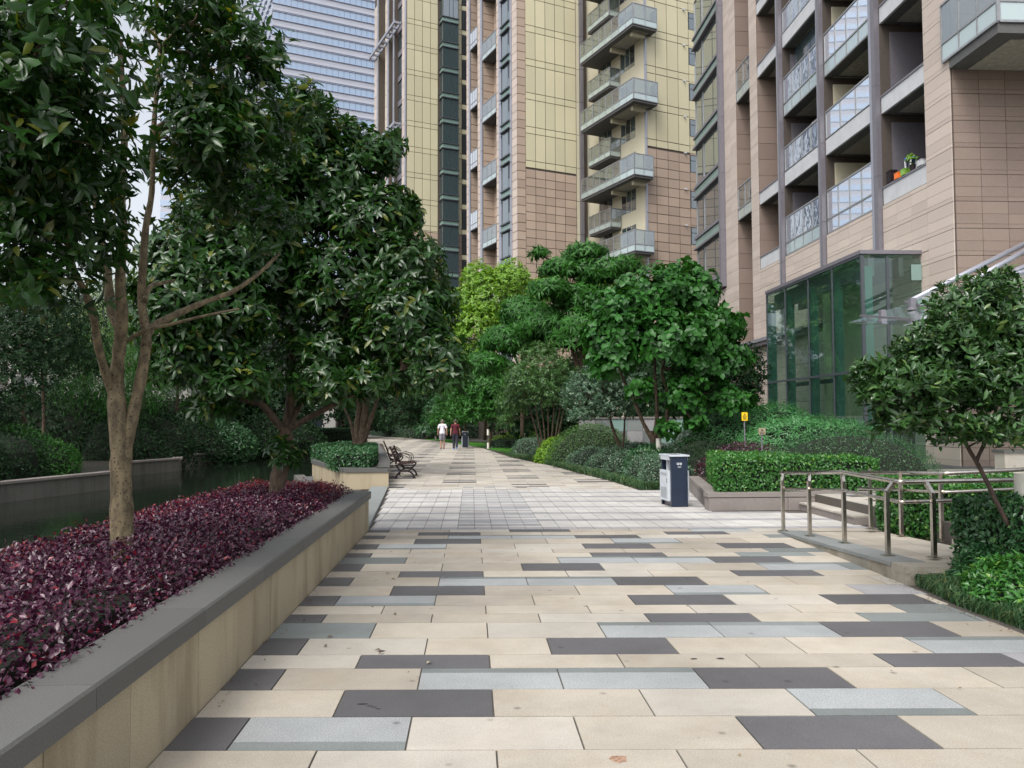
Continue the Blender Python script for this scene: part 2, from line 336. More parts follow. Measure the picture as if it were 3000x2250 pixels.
def unit(m):
    if m not in UNIT: UNIT[m] = mesh('unit_' + m, cube_v(0, 0, 0, 1, 1, 1), CF, m)
    return UNIT[m]
def uobj(name, b, m, parent, label=None):
    o = link(name, unit(m), parent, (b[0], b[1], b[2])); o.scale = (b[3] - b[0], b[4] - b[1], b[5] - b[2])
    if label: o['label'] = label
    return o
def xf(parent, p):
    """local -> world through parent chain (location + z rotation only)"""
    p = np.array(p, float)
    while parent is not None:
        a = parent.rotation_euler[2]; c, s = math.cos(a), math.sin(a)
        p = np.array([c * p[0] - s * p[1], s * p[0] + c * p[1], p[2]]) + np.array(parent.location); parent = parent.parent
    return p
def pieces(parent, name, items, limit=300):
    """items: (box, material). Largest in the photo become objects of their own, the rest one joined part."""
    sc = []
    for b, m in items:
        c = xf(parent, ((b[0] + b[3]) / 2, (b[1] + b[4]) / 2, (b[2] + b[5]) / 2))
        dx = sorted([b[3] - b[0], b[4] - b[1], b[5] - b[2]])
        sc.append(proj_size(c, math.sqrt(dx[1] * dx[2])))
    order = np.argsort(sc)[::-1]; rest = MB()
    for r, i in enumerate(order):
        b, m = items[i]
        if r < limit and sc[i] > 9: uobj(name, b, m, parent)
        else: rest.box(b, m, random.random())
    rest.build(name, parent, kind='stuff')
# ---------------------------------------------------------------- foliage helpers
def norm(a): return a / np.maximum(np.linalg.norm(a, axis=-1, keepdims=True), 1e-9)
def rand_dirs(n): return norm(rng.normal(size=(n, 3)))
def leaf_arrays(C, A, N, ln, wd, fold=.25, curl=.25, rd=False):
    """C base, A axis, N normal; 5 verts, 4 triangles each"""
    n = len(C); A = norm(A); N = norm(N - A * (N * A).sum(1, keepdims=True)); B = np.cross(A, N)
    ln = np.broadcast_to(ln, n)[:, None]; wd = np.broadcast_to(wd, n)[:, None]
    b = C; mid = C + A * ln * .5 - N * ln * .02; tip = C + A * ln - N * ln * curl
    if not rd:
        l = C + A * ln * .45 + B * wd * .5 + N * wd * fold - N * ln * curl * .2; r = C + A * ln * .45 - B * wd * .5 + N * wd * fold - N * ln * curl * .2
        return np.stack([b, l, mid, r, tip], 1)
    def e(t, w_, s): return C + A * ln * t + s * B * wd * w_ + N * wd * fold * w_ * 2 - N * ln * curl * t * t
    return np.stack([b, e(.27, .40, 1), mid, e(.27, .40, -1), tip, e(.66, .43, 1), e(.66, .43, -1)], 1)
LF = np.array([[0, 2, 1], [0, 3, 2], [1, 2, 4], [2, 3, 4]])
LF7 = np.array([[0, 2, 1], [0, 3, 2], [1, 2, 5], [2, 3, 6], [5, 2, 4], [2, 6, 4]])
def leaf_mesh(name, P, m, tone=None, core=None):
    """P (n,5,3). core: (V,F) low poly dark body joined in"""
    n = len(P); nv = P.shape[1]; V = P.reshape(-1, 3); Fc = ((LF if nv == 5 else LF7)[None] + (np.arange(n) * nv)[:, None, None]).reshape(-1, 3)
    if tone is None: tone = rng.random(n)
    me = bpy.data.meshes.new(name)
    T = np.repeat(tone, nv); nf = len(Fc); lv = Fc.reshape(-1); ls = np.arange(nf) * 3; lt = np.full(nf, 3); mi = np.zeros(nf, int)
    if core:
        cv, cf = core; cf = np.array(cf); o = len(V); V = np.vstack([V, cv]); T = np.concatenate([T, np.zeros(len(cv))])
        k = len(cf); q = cf.shape[1]; ls = np.concatenate([ls, nf * 3 + np.arange(k) * q]); lt = np.concatenate([lt, np.full(k, q)])
        lv = np.concatenate([lv, (cf + o).reshape(-1)]); mi = np.concatenate([mi, np.ones(k, int)])
    me.vertices.add(len(V)); me.vertices.foreach_set('co', V.astype(np.float32).ravel())
    me.loops.add(len(lv)); me.loops.foreach_set('vertex_index', lv.astype(np.int32))
    me.polygons.add(len(ls)); me.polygons.foreach_set('loop_start', ls.astype(np.int32)); me.polygons.foreach_set('loop_total', lt.astype(np.int32))
    me.materials.append(MT[m])
    if core: me.materials.append(MT['core']); me.polygons.foreach_set('material_index', mi.astype(np.int32))
    me.update(calc_edges=True)
    a = me.attributes.new('tone', 'FLOAT', 'POINT'); a.data.foreach_set('value', T.astype(np.float32))
    return me
def lump(P, k=1.6, seed=0):
    r = np.random.default_rng(seed); s = 0
    for _ in range(5):
        d = r.normal(size=3) * k; s = s + np.sin(P @ d + r.random() * 6.28)
    return s / 5
def crown_twigs(blobs, n, shell=.45, gap=.0, seed=1, k=2.2):
    """points in a union of ellipsoids, more of them near the surface; returns points and outward directions"""
    w_ = np.array([(b[3] * b[4] * b[5]) ** (2 / 3) * (b[6] if len(b) > 6 else 1) for b in blobs]); w_ /= w_.sum()
    P, D = [], []
    for b, ww in zip(blobs, w_):
        m_ = max(4, int(n * ww)); d = rand_dirs(m_); d[:, 2] = np.where(d[:, 2] < -.5, -d[:, 2] * rng.random(m_), d[:, 2]); d = norm(d)
        r = 1 - shell * rng.random(m_) ** 1.3; r *= 1 + .22 * lump(d, 2.6, int(abs(seed + b[0] * 7)))
        p = np.array(b[:3]) + d * r[:, None] * np.array(b[3:6]); P.append(p); D.append(d)
    P = np.vstack(P); D = np.vstack(D)
    if gap: keep = lump(P, k, seed) > -1 + gap * 1.0 + .2 * rng.random(len(P)); P, D = P[keep], D[keep]
    return P, D
def rosettes(P, D, per, ln, wd, up=.5, droop=.0, spread=(.9, 1.35), fold=.25, curl=.2, stem=.08, rd=False):
    n = len(P); D = norm(D + np.array([0, 0, up]) + rng.normal(size=(n, 3)) * .35)
    X = norm(np.cross(D, rand_dirs(n))); Y = np.cross(D, X); out = []; N = n * per
    i = np.repeat(np.arange(n), per); j = np.tile(np.arange(per), n)
    a = j * 2.4 + rng.random(n)[i] * 6.28 + rng.normal(size=N) * .25; pol = rng.uniform(*spread, N)
    R = X[i] * np.cos(a)[:, None] + Y[i] * np.sin(a)[:, None]
    A = D[i] * np.cos(pol)[:, None] + R * np.sin(pol)[:, None]; A[:, 2] -= droop * rng.random(N)
    Nn = D[i] * np.sin(pol)[:, None] - R * np.cos(pol)[:, None]
    C = P[i] - D[i] * (rng.random(N) * stem)[:, None] + rng.normal(size=(N, 3)) * ln * .12
    s = rng.uniform(.65, 1.15, N)
    return leaf_arrays(C, A, Nn, ln * s, wd * s, fold, curl, rd)
def sheet_leaves(P, N0, ln, wd, tilt=.7, fold=.25, curl=.15, rd=False):
    """single leaves scattered on a surface with outward normals"""
    n = len(P); N = norm(N0 + rng.normal(size=(n, 3)) * tilt * .6); A = norm(np.cross(N, rand_dirs(n)) + N0 * .35)
    s = rng.uniform(.6, 1.2, n); return leaf_arrays(P, A, N, ln * s, wd * s, fold, curl, rd)
def limb(mb, a, b, ra, rb, m, bow=.12, k=6, n=8):
    a, b = np.array(a, float), np.array(b, float); ln = np.linalg.norm(b - a); off = rand_dirs(1)[0] * ln * bow; off[2] = abs(off[2]) * .6
    pts = []; rr = []
    for i in range(k):
        t_ = i / (k - 1); p = a + (b - a) * t_ + off * math.sin(math.pi * t_) + rng.normal(size=3) * ln * .012 * (0 < i < k - 1)
        pts.append(p); rr.append(ra + (rb - ra) * t_)
    mb.tube(pts, rr, m, n); return pts
def tree(name, label, base, stems, blobs, m, barkm, twigs, per, ln, wd, cat='tree', group=None, ntw=60, singles=0, gap=.0, seed=1, trunk_n=10, kw={}, shell=.45, bark_n='trunk', branch_r=.03, k=2.2):
    root = empty(name, base, 0, label, cat, group); base = np.array(base, float)
    mb = MB(); ends = []
    for pts, r0, r1 in stems:
        pts = [np.array(p, float) - base for p in pts]; kk = len(pts)
        # smooth polyline
        Q = []; RR = []
        for i in range(kk - 1):
            p0, p1, p2, p3 = pts[max(i - 1, 0)], pts[i], pts[i + 1], pts[min(i + 2, kk - 1)]
            for s_ in range(4):
                u_ = s_ / 4; Q.append(.5 * ((2 * p1) + (-p0 + p2) * u_ + (2 * p0 - 5 * p1 + 4 * p2 - p3) * u_ ** 2 + (-p0 + 3 * p1 - 3 * p2 + p3) * u_ ** 3))
                RR.append((r0 + (r1 - r0) * (i + u_) / (kk - 1)) * (1 + .06 * rng.normal()))
        Q.append(pts[-1]); RR.append(r1); mb.tube(Q, RR, barkm, trunk_n); ends.append((pts[-1], r1, pts))
    mb.build(bark_n, root, smooth=True)
    allp = np.array([q for e in ends for q in e[2][len(e[2]) // 2:]])
    P, D = crown_twigs(blobs, twigs, shell, gap, seed, k); Pl = P - base
    for bl in blobs[:14]:
        c = np.array(bl[:3]) - base; a = allp[np.argmin(np.linalg.norm(allp - c, axis=1))]
        if np.linalg.norm(a - c) < .15: continue
        bm = MB(); pt = limb(bm, a, c, branch_r, branch_r * .45, barkm)
        near = np.where((np.abs((P - np.array(bl[:3])) / np.array(bl[3:6])) ** 2).sum(1) < 1.4)[0]
        if len(near):
            for q in rng.choice(near, min(len(near), max(3, ntw // len(blobs))), replace=False):
                limb(bm, pt[rng.integers(2, 6)], Pl[q], branch_r * .4, branch_r * .1, barkm, k=4, n=5)
        bm.build('branch', root, smooth=True)
    A = rosettes(Pl, D, per, ln, wd, **kw)
    if singles:
        cc = A[:, 2] + base; d = np.array([proj_size(c, ln) for c in cc]); o_ = np.argsort(d)[::-1]; pick = o_[:singles]; keep = np.ones(len(A), bool); keep[pick] = False
        ax = A[pick]; A = A[keep]
        hw = wd / ln; lm = leaf_mesh('leaf', np.array([[[0, 0, 0], [.27, .40 * hw, .05], [.5, 0, -.02], [.27, -.40 * hw, .05], [1, 0, -.2], [.66, .43 * hw, -.02], [.66, -.43 * hw, -.02]]]), m)
        lm = bpy.data.meshes[lm.name]
        for q in ax:
            x = q[4] - q[0]; l_ = np.linalg.norm(x); x = x / l_; y = q[1] - q[3]; y = y / np.linalg.norm(y); z = np.cross(x, y); y = np.cross(z, x)
            o = bpy.data.objects.new('leaf', lm); COL.objects.link(o); o.parent = root
            mm = Matrix.Identity(4)
            for i in range(3): mm[i][0], mm[i][1], mm[i][2], mm[i][3] = x[i] * l_, y[i] * l_, z[i] * l_, q[0][i]
            o.matrix_local = mm
    o = link('crown', leaf_mesh('crown', A, m), root, kind='stuff')
    return root
def box_hedge(name, label, poly, z0, z1, m, density=900, ln=.05, wd=.03, cat='hedge', group=None, top_m=None, bulge=.05, seed=0, tilt=.9):
    """clipped hedge over a convex or concave polygon footprint: leaves over sides and top round a dark inner growth"""
    poly = np.array(poly, float); c = poly.mean(0); base = (c[0], c[1], z0); n = len(poly); P = []; N = []
    for i in range(n):
        a, b = poly[i], poly[(i + 1) % n]; e = b - a; l_ = np.linalg.norm(e); nn = np.array([e[1], -e[0]]) / l_
        if np.dot(nn, (a + b) / 2 - c) < 0: nn = -nn
        k = int(l_ * (z1 - z0) * density); t_ = rng.random(k); zz = z0 + (z1 - z0) * rng.random(k)
        p = np.column_stack([a + e * t_[:, None], zz]); n3 = np.tile([nn[0], nn[1], .15], (k, 1)); P.append(p); N.append(n3)
    mn, mx = poly.min(0), poly.max(0); k = int((mx[0] - mn[0]) * (mx[1] - mn[1]) * density * 1.1); q = mn + rng.random((k, 2)) * (mx - mn)
    ins = np.zeros(k, bool); j = n - 1
    for i in range(n):
        xi, yi = poly[i]; xj, yj = poly[j]
        cnd = ((yi > q[:, 1]) != (yj > q[:, 1])) & (q[:, 0] < (xj - xi) * (q[:, 1] - yi) / (yj - yi + 1e-12) + xi); ins ^= cnd; j = i
    q = q[ins]; P.append(np.column_stack([q, np.full(len(q), z1)])); N.append(np.tile([0, 0, 1.], (len(q), 1)))
    P = np.vstack(P); N = norm(np.vstack(N)); P = P + N * (lump(P, 5, seed) * bulge + rng.normal(size=len(P)) * .018 - .01)[:, None]
    A = sheet_leaves(P - np.array(base), N, ln, wd, tilt)
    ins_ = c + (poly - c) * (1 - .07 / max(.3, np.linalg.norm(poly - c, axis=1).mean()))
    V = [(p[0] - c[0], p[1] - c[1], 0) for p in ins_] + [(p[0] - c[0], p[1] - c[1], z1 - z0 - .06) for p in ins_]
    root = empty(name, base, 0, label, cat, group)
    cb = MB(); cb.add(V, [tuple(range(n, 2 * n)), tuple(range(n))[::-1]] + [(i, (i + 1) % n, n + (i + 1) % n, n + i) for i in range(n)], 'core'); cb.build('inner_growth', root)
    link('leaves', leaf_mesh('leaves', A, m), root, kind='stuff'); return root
def mound(name, label, c, r, m, count, ln, wd, cat='shrub', group=None, seed=0, amp=.1, per=1, tilt=.9, freq=3.0, zcut=-.2, kw=None):
    """rounded shrub: leaves over a lumpy ellipsoid; c is the centre of its base"""
    c = np.array(c, float); r = np.array(r, float)
    d = rand_dirs(count); d[:, 2] = np.abs(d[:, 2]) * (1 - zcut) + zcut; d = norm(d)
    s = 1 + amp * lump(d, freq, seed) + rng.normal(size=count) * .025 - .10 * rng.random(count) ** 2
    P = d * s[:, None] * r; N = norm(d / r)
    A = sheet_leaves(P, N, ln, wd, tilt) if per == 1 else rosettes(P, N, per, ln, wd, **(kw or {}))
    root = empty(name, tuple(c), 0, label, cat, group)
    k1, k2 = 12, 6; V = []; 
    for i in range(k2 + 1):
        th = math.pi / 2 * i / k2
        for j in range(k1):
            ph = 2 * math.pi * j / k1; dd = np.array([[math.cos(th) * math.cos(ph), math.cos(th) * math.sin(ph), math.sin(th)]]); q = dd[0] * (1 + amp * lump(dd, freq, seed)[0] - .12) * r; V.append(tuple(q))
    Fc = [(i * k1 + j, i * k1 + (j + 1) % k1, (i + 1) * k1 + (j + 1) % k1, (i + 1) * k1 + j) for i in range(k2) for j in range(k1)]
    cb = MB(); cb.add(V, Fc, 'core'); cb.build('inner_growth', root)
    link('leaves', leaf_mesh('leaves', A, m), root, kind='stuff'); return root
def blades(P, ln, wd, m, name, spread=.9, parent=None):
    """arching grass blades, each a strip that rises and bends over"""
    n = len(P); a = rng.random(n) * 6.28; s = ln * rng.uniform(.6, 1.15, n); sp_ = spread * rng.uniform(.4, 1.2, n)
    D = np.column_stack([np.cos(a), np.sin(a), a * 0]); B = np.column_stack([-np.sin(a), np.cos(a), a * 0]) * wd * .5; U = np.array([0, 0, 1.])
    b = P; q = P + D * (s * sp_ * .28)[:, None] + U * (s * .62)[:, None]; tip = P + D * (s * sp_ * .85)[:, None] + U * (s * rng.uniform(.25, .75, n))[:, None]
    V = np.stack([b - B, b + B, q - B, q + B, tip], 1).reshape(-1, 3)
    Fc = (np.array([[0, 1, 3], [0, 3, 2], [2, 3, 4]])[None] + (np.arange(n) * 5)[:, None, None]).reshape(-1, 3)
    me = bpy.data.meshes.new(name); me.vertices.add(len(V)); me.vertices.foreach_set('co', V.astype(np.float32).ravel()); me.loops.add(len(Fc) * 3); me.loops.foreach_set('vertex_index', Fc.astype(np.int32).ravel())
    me.polygons.add(len(Fc)); me.polygons.foreach_set('loop_start', (np.arange(len(Fc)) * 3).astype(np.int32)); me.polygons.foreach_set('loop_total', np.full(len(Fc), 3, np.int32)); me.materials.append(MT[m]); me.update(calc_edges=True)
    at = me.attributes.new('tone', 'FLOAT', 'POINT'); at.data.foreach_set('value', np.repeat(rng.random(n), 5).astype(np.float32)); return me
# ---------------------------------------------------------------- ground, pond, paving
XR = np.array([(-3, 4.5), (5.5, 4.42), (6.27, 4.35), (7.15, 4.33), (7.87, 4.42), (8.55, 4.46), (12.0, 4.62), (12.1, 6.3), (14.89, 6.2), (14.91, 4.39), (19.4, 5.2), (19.5, 4.04), (22.5, 3.83), (26, 3.37), (29.9, 2.98), (36.6, 1.82), (50, .6), (66, -2.55), (72, -4.3), (79.5, -6), (95, -11)])
XL = np.array([(-3, -1.6), (12.75, -1.6), (14.1, -1.69), (16.6, -1.84), (18.7, -1.98), (20.6, -2.1), (31.4, -3.44), (45.6, -5.4), (70.6, -9), (95, -12.5)])
xR = lambda y: float(np.interp(y, XR[:, 0], XR[:, 1])); xL = lambda y: float(np.interp(y, XL[:, 0], XL[:, 1]))
gb = MB()
gb.box((-3.35, -40, -1, 600, 900, -.03), 'asphalt'); gb.box((-600, 47, -1, -3.35, 900, -.031), 'asphalt'); gb.box((-600, -40, -1, -13.9, 47, -.032), 'asphalt')
tag(gb.build('ground'), kind='structure')
wv = MB(); wv.add([(-15, -30, -.45), (-3.0, -30, -.45), (-3.0, 48, -.45), (-15, 48, -.45)], [(0, 1, 2, 3)], 'water'); tag(wv.build('pond_water'), kind='structure')
pb = MB(); pb.box((-16, -30, -1.3, -3, 48, -1.2), 'mulch'); tag(pb.build('pond_bed'), kind='structure')
pave = empty('paving', (0, 0, 0), kind='structure')
pjoint = MB()
ys = list(np.arange(-3, 95, 1.0)); edge = [(xL(y) - .02, y) for y in ys] + [(xR(y) + .05, y) for y in ys[::-1]]
for i in range(len(ys) - 1):
    a, b_ = ys[i], ys[i + 1]; pjoint.add([(xL(a) - .02, a, -.008), (max(xR(a), xR(b_)) + .1, a, -.008), (max(xR(a), xR(b_)) + .1, b_, -.008), (xL(b_) - .02, b_, -.008)], [(0, 1, 2, 3)], 'joint')
pjoint.build('joint_bed', pave)
DEP = [.46, .46, .45, .33, .46, .46, .31, .31]
lines = [4.25, 4.72, 5.19, 5.63, 5.95, 6.40, 6.88, 7.19, 7.51, 7.94, 8.40, 8.86, 9.21, 9.69, 10.14, 10.46, 10.77, 11.22, 11.71, 12.05, 12.39, 12.69]
PAT = {1: {-1: 'dark', 0: 'lg-n', 3: 'dark', 5: 'dark'}, 2: {0: 'dark', 3: 'lg-n'}, 3: {-1: 'dark', 1: 'lg-f', 2: 'lg-f', 3: 'dark'}, 4: {0: 'dark', 4: 'dark'},
       5: {-1: 'dark', 2: 'dark', 5: 'lg-f'}, 6: {-1: 'ggrey', 2: 'lg-f', 3: 'lg-f', 4: 'dark'}, 7: {-1: 'dark', 3: 'dark', 5: 'ggrey'}, 0: {5: 'ggrey', 6: 'dark'}}
SK = -.052
stones = []   # (polygon, material)
def yskew(y, x): return y + SK * (x - .14)
def row(y0, y1, r, first_special=True):
    odd = r % 2 == 1; off = -1.27 if odd else -.8
    for k in range(-12, 14):
        a = off + .925 * k; b = a + .925; ym = (yskew(y0, a) + yskew(y1, a)) / 2; l_, h_ = xL(ym) + .004, xR(ym)
        a2, b2 = max(a, l_), min(b, h_)
        if b2 - a2 < .05: continue
        c = PAT[r % 8].get(k)
        if y0 > 19:   # far field: the pattern follows the bend, counted from the left edge
            kk = int(round((a + 40) / .925)) ; rr = r % 8; c = 'dark' if (rr in (2, 4) and kk % 4 == 0) or (rr in (6, 0) and kk % 4 == 2) or (rr in (3, 7) and kk % 9 == 4) else ('cream' if (kk + r) % 3 else 'beige')
        if c is None: c = 'beige' if (k * 7 + r * 3) % 5 else 'cream'
        if a2 > h_ - 1.2 and c in ('beige', 'cream') and (r * 5 + 1) % 3 == 0 and y0 < 12: c = 'ggrey' if r % 2 else 'mgrey'
        g_ = .0052
        def q(u0, u1, v0, v1): return [(u0 + g_, yskew(v0, u0) + g_), (u1 - g_, yskew(v0, u1) + g_), (u1 - g_, yskew(v1, u1) - g_), (u0 + g_, yskew(v1, u0) - g_)]
        if c.startswith('lg'):
            s_ = .24 * (y1 - y0)
            if c == 'lg-n': stones.append((q(a2, b2, y0, y0 + s_), 'ggrey')); stones.append((q(a2, b2, y0 + s_ - .006, y1), 'lgrey'))
            else: stones.append((q(a2, b2, y1 - s_, y1), 'ggrey')); stones.append((q(a2, b2, y0, y1 - s_ + .006), 'lgrey'))
        else: stones.append((q(a2, b2, y0, y1), c))
y = 4.25; r = 0; near = []
while y > -2.5: near.append((y - DEP[(r - 1) % 8], y, r)); y -= DEP[(r - 1) % 8]; r -= 1
for a, b_, r in near: row(a, b_, r % 8)
for i in range(1, 22): row(lines[i - 1], lines[i], i)
# fine square setts between the two plank fields
y = 12.69
while y < 20.0:
    sub = [(0, .25, 'mgrey'), (.25, .645, 'white'), (.645, 1.04, 'white')]
    for s0, s1, c in sub:
        for k in range(-3, 30):
            a = -1.83 + .268 * k; b_ = a + .268; l_, h_ = xL(y) + .004, xR(y + (s0 + s1) / 2); a2, b2 = max(a, l_), min(b_, h_)
            if b2 - a2 < .03: continue
            fine = 6 <= k <= 10
            parts = [(s0, s1, c)] if not fine or s1 - s0 < .3 else [(s0, s0 + .17, 'white'), (s0 + .17, s1, 'mgrey' if s0 < .5 else 'lgrey')]
            for p0, p1, cc in parts:
                y0_, y1_ = y + p0, min(y + p1, 20.1)
                stones.append(([(a2 + .004, yskew(y0_, a2) + .004), (b2 - .004, yskew(y0_, b2) + .004), (b2 - .004, yskew(y1_, b2) - .004), (a2 + .004, yskew(y1_, a2) - .004)], cc))
    y += 1.04
y = 19.97; r = 1
while y < 94: d_ = DEP[(r - 1) % 8]; row(y, y + d_, r); y += d_; r += 1
sc = [proj_size((np.mean([p[0] for p in q]), np.mean([p[1] for p in q]), 0), math.sqrt(abs(q[1][0] - q[0][0]) * abs(q[2][1] - q[1][1]) * (1 / max(1, q[0][1])))) for q, m in stones]
order = np.argsort(sc)[::-1]; rest = MB()
for n_, i in enumerate(order):
    q, m_ = stones[i]; dz = random.uniform(-.0012, .0012)
    if n_ < 300:
        mb = MB(); x0_, y0_ = q[0]; mb.prism([(p[0] - x0_, p[1] - y0_) for p in q], -.03, dz, m_); mb.build('paving_stone', pave, loc=(x0_, y0_, 0))
    elif q[0][1] > 0: rest.prism(q, -.03, dz, m_, random.random())
rest.build('paving_stone', pave, kind='stuff')
def stain(x, y, rx, ry, m_, seed, name='stain'):
    mb = MB(); k = 14; r_ = np.random.default_rng(seed)
    mb.add([(rx * math.cos(a) * r_.uniform(.7, 1.1), ry * math.sin(a) * r_.uniform(.7, 1.1), 0) for a in np.linspace(0, 6.28, k, endpoint=False)], [tuple(range(k))], m_); return mb.build(name, pave, loc=(x, y, .0025))
MT['rust'] = stone('rust_stain', (.30, .19, .13), grain=.4, gscale=60, stain=.6, stain_col=(.5, .45, .4)); MT['tar'] = plain('dark_spot', (.03, .025, .025), rough=.8)
p = G(1812, 2224); stain(p[0], p[1], .05, .05, 'rust', 3)
p = G(1062, 2063); stain(p[0], p[1], .03, .012, 'tar', 4)
for i, (px, py) in enumerate(((1083, 2069), (1096, 2072), (1108, 2077), (2033, 1931), (2110, 1930), (1118, 1908))): p = G(px, py); stain(p[0], p[1], .018 if i < 3 else .03, .006 if i < 3 else .02, 'tar', 5 + i)
# fallen leaves on the paving
fl = [(957, 1870, 'd'), (1250, 1949, 'p'), (955, 1898, 'd'), (1117, 1909, 'd'), (1125, 1914, 'd'), (1155, 1800, 'd'), (1145, 1700, 'd'), (1130, 1684, 'd'), (1200, 1612, 'p')]
MT['dryleaf'] = plain('dry_leaf_brown', (.10, .06, .03), rough=.8); MT['paleleaf'] = plain('dry_leaf_pale', (.35, .32, .22), rough=.8)
FLN = ['brown fallen leaf at the near left on a grey paving slab', 'pale fallen leaf lying at the end of a long dark slab', 'greenish brown leaf on the paving joint above the near brown one', 'left of two brown leaves close together on beige paving', 'right of two brown leaves close together on beige paving', 'single brown leaf midway along the planter wall foot', 'brown leaf beside the joint of a dark slab near the planter wall', 'small brown leaf on beige paving just above the dark slab row', 'farthest pale fallen leaf on beige paving left of centre']
for i, (px, py, c) in enumerate(fl):
    p = G(px, py); lm = leaf_arrays(np.zeros((1, 3)), np.array([[math.cos(i), math.sin(i), .1]]), np.array([[0, 0, 1.]]), .055, .03, .3, .15)[0]
    mb = MB(); mb.add([tuple(v) for v in lm], [tuple(f) for f in LF], 'dryleaf' if c == 'd' else 'paleleaf')
    tag(mb.build('fallen_leaf', loc=(p[0], p[1], .012)), FLN[i], 'leaf', 'fallen leaves on the paving')

# near planter wall along the left of the path
pw = empty('planter_wall', (-1.6, 0, 0), 0, 'long low beige stone planter wall with grey cap, filled with purple shrubs', 'planter')
y0 = -2.0; k = 0; Y1 = 12.75
lens = []
yy = y0
while yy < Y1 - .1:
    l_ = .94 if k % 2 else .78; e = min(Y1, yy + l_)
    if Y1 - e < .3: e = Y1
    mb = MB(); mb.box((-.22, yy + .003, -.02, random.uniform(-.003, .001), e - .003, .49), 'wallstone'); mb.build('wall_panel', pw); yy = e; k += 1
yy = y0
while yy < Y1:
    e = min(Y1 + .03, yy + 1.38)
    if Y1 - e < .4: e = Y1 + .03
    mb = MB()
    mb.add([(-.29, yy + .002, .49), (.03, yy + .002, .49), (.03, e - .002, .49), (-.29, e - .002, .49), (-.29, yy + .002, .60), (.018, yy + .002, .60), (.018, e - .002, .60), (-.29, e - .002, .60), (.03, yy + .002, .588), (.03, e - .002, .588)],
           [(0, 3, 2, 1), (4, 5, 6, 7), (0, 1, 8, 5, 4), (1, 2, 9, 8), (8, 9, 6, 5), (2, 3, 7, 6, 9), (3, 0, 4, 7)], 'cap')
    mb.build('cap_stone', pw); yy = e
mb = MB(); mb.box((-.6, Y1 - .2, 0, -.225, Y1 - .005, .49), 'wallstone'); mb.box((-.29, -3, 0, -.222, Y1 - .21, .46), 'soil'); mb.build('end_wall', pw)
mb = MB(); mb.box((-1.85, -3, -.6, -.345, Y1 - .21, .5), 'soil'); mb.box((-1.95, -3, -.9, -1.852, Y1 - .1, .46), 'pondwall'); mb.build('soil_bed', pw)
# pond retaining wall end (dark) and curved kerb beside the setts
mb = MB(); mb.box((-.0, 0, -.6, .16, 6.4, .34), 'pondwall'); mb.box((-.02, -.02, .34, .19, 6.42, .40), 'cap'); tag(mb.build('pond_edge_wall', loc=(-2.75, 12.9, 0), rz=.18), 'short dark wall between the pond and the curved grey kerb', 'wall')
kb = empty('curved_kerb', (0, 0, 0), 0, 'curved grey stone kerb between the planters at the edge of the path', 'kerb')
cy = [12.78, 14.1, 15.6, 17.2, 18.9, 20.55]
for a, b_ in zip(cy[:-1], cy[1:]):
    mb = MB(); ca, cb2 = xL(a), xL(b_); wa, wb = .42 + .0 * a, .42
    mb.prism([(ca - wa, a + .004), (ca - .002, a + .004), (cb2 - .002, b_ - .004), (cb2 - wb, b_ - .004)], -.05, .05, 'curb'); mb.build('kerb_stone', kb)
mb = MB(); mb.box((-2.75, 12.8, -.2, -2.08, 20.5, -.015), 'mulch'); mb.build('gravel_strip', kb)

# second planter with benches in front of it
p2 = empty('far_planter', (-2.1, 20.6, 0), 0, 'beige stone planter with grey cap and green shrubs behind the benches', 'planter')
path_ = [(-2.1 + .0, 20.6), (-2.45, 24.2), (-3.30, 31.0), (-5.3, 45.6), (-6.5, 45.6), (-4.9, 25.2), (-3.22, 20.6)]
loc = [(x + 2.1, y_ - 20.6) for x, y_ in path_]; n = len(loc)
mb = MB(); mb.prism([(a * 1.0, b_) for a, b_ in loc], -.9, .40, 'wallstone'); mb.build('wall', p2)
for i in range(n):
    a, b_ = np.array(loc[i]), np.array(loc[(i + 1) % n]); e = b_ - a; l_ = np.linalg.norm(e); nn = np.array([e[1], -e[0]]) / l_
    k = max(1, int(l_ / 1.4))
    for j in range(k):
        s0, s1 = a + e * j / k, a + e * (j + 1) / k; g_ = e / l_ * .004
        mb = MB(); mb.prism([tuple(s0 + nn * .03 + g_), tuple(s1 + nn * .03 - g_), tuple(s1 - nn * .3 - g_), tuple(s0 - nn * .3 + g_)], .40, .502 + .002 * (i % 2), 'cap'); mb.build('cap_stone', p2)
mb = MB(); mb.prism([(a * .85 - .1, b_ * .97 + .35) for a, b_ in loc], .38, .43, 'soil'); mb.build('soil_bed', p2)
# ledge at the waterside foot of the far planter
mb = MB(); mb.bar((-3.45, 18.6, -.2), (-5.3, 25.2, -.2), .3, .5, 'pondwall'); tag(mb.build('pond_ledge'), 'dark stone ledge at the waterside foot of the far planter', 'ledge')
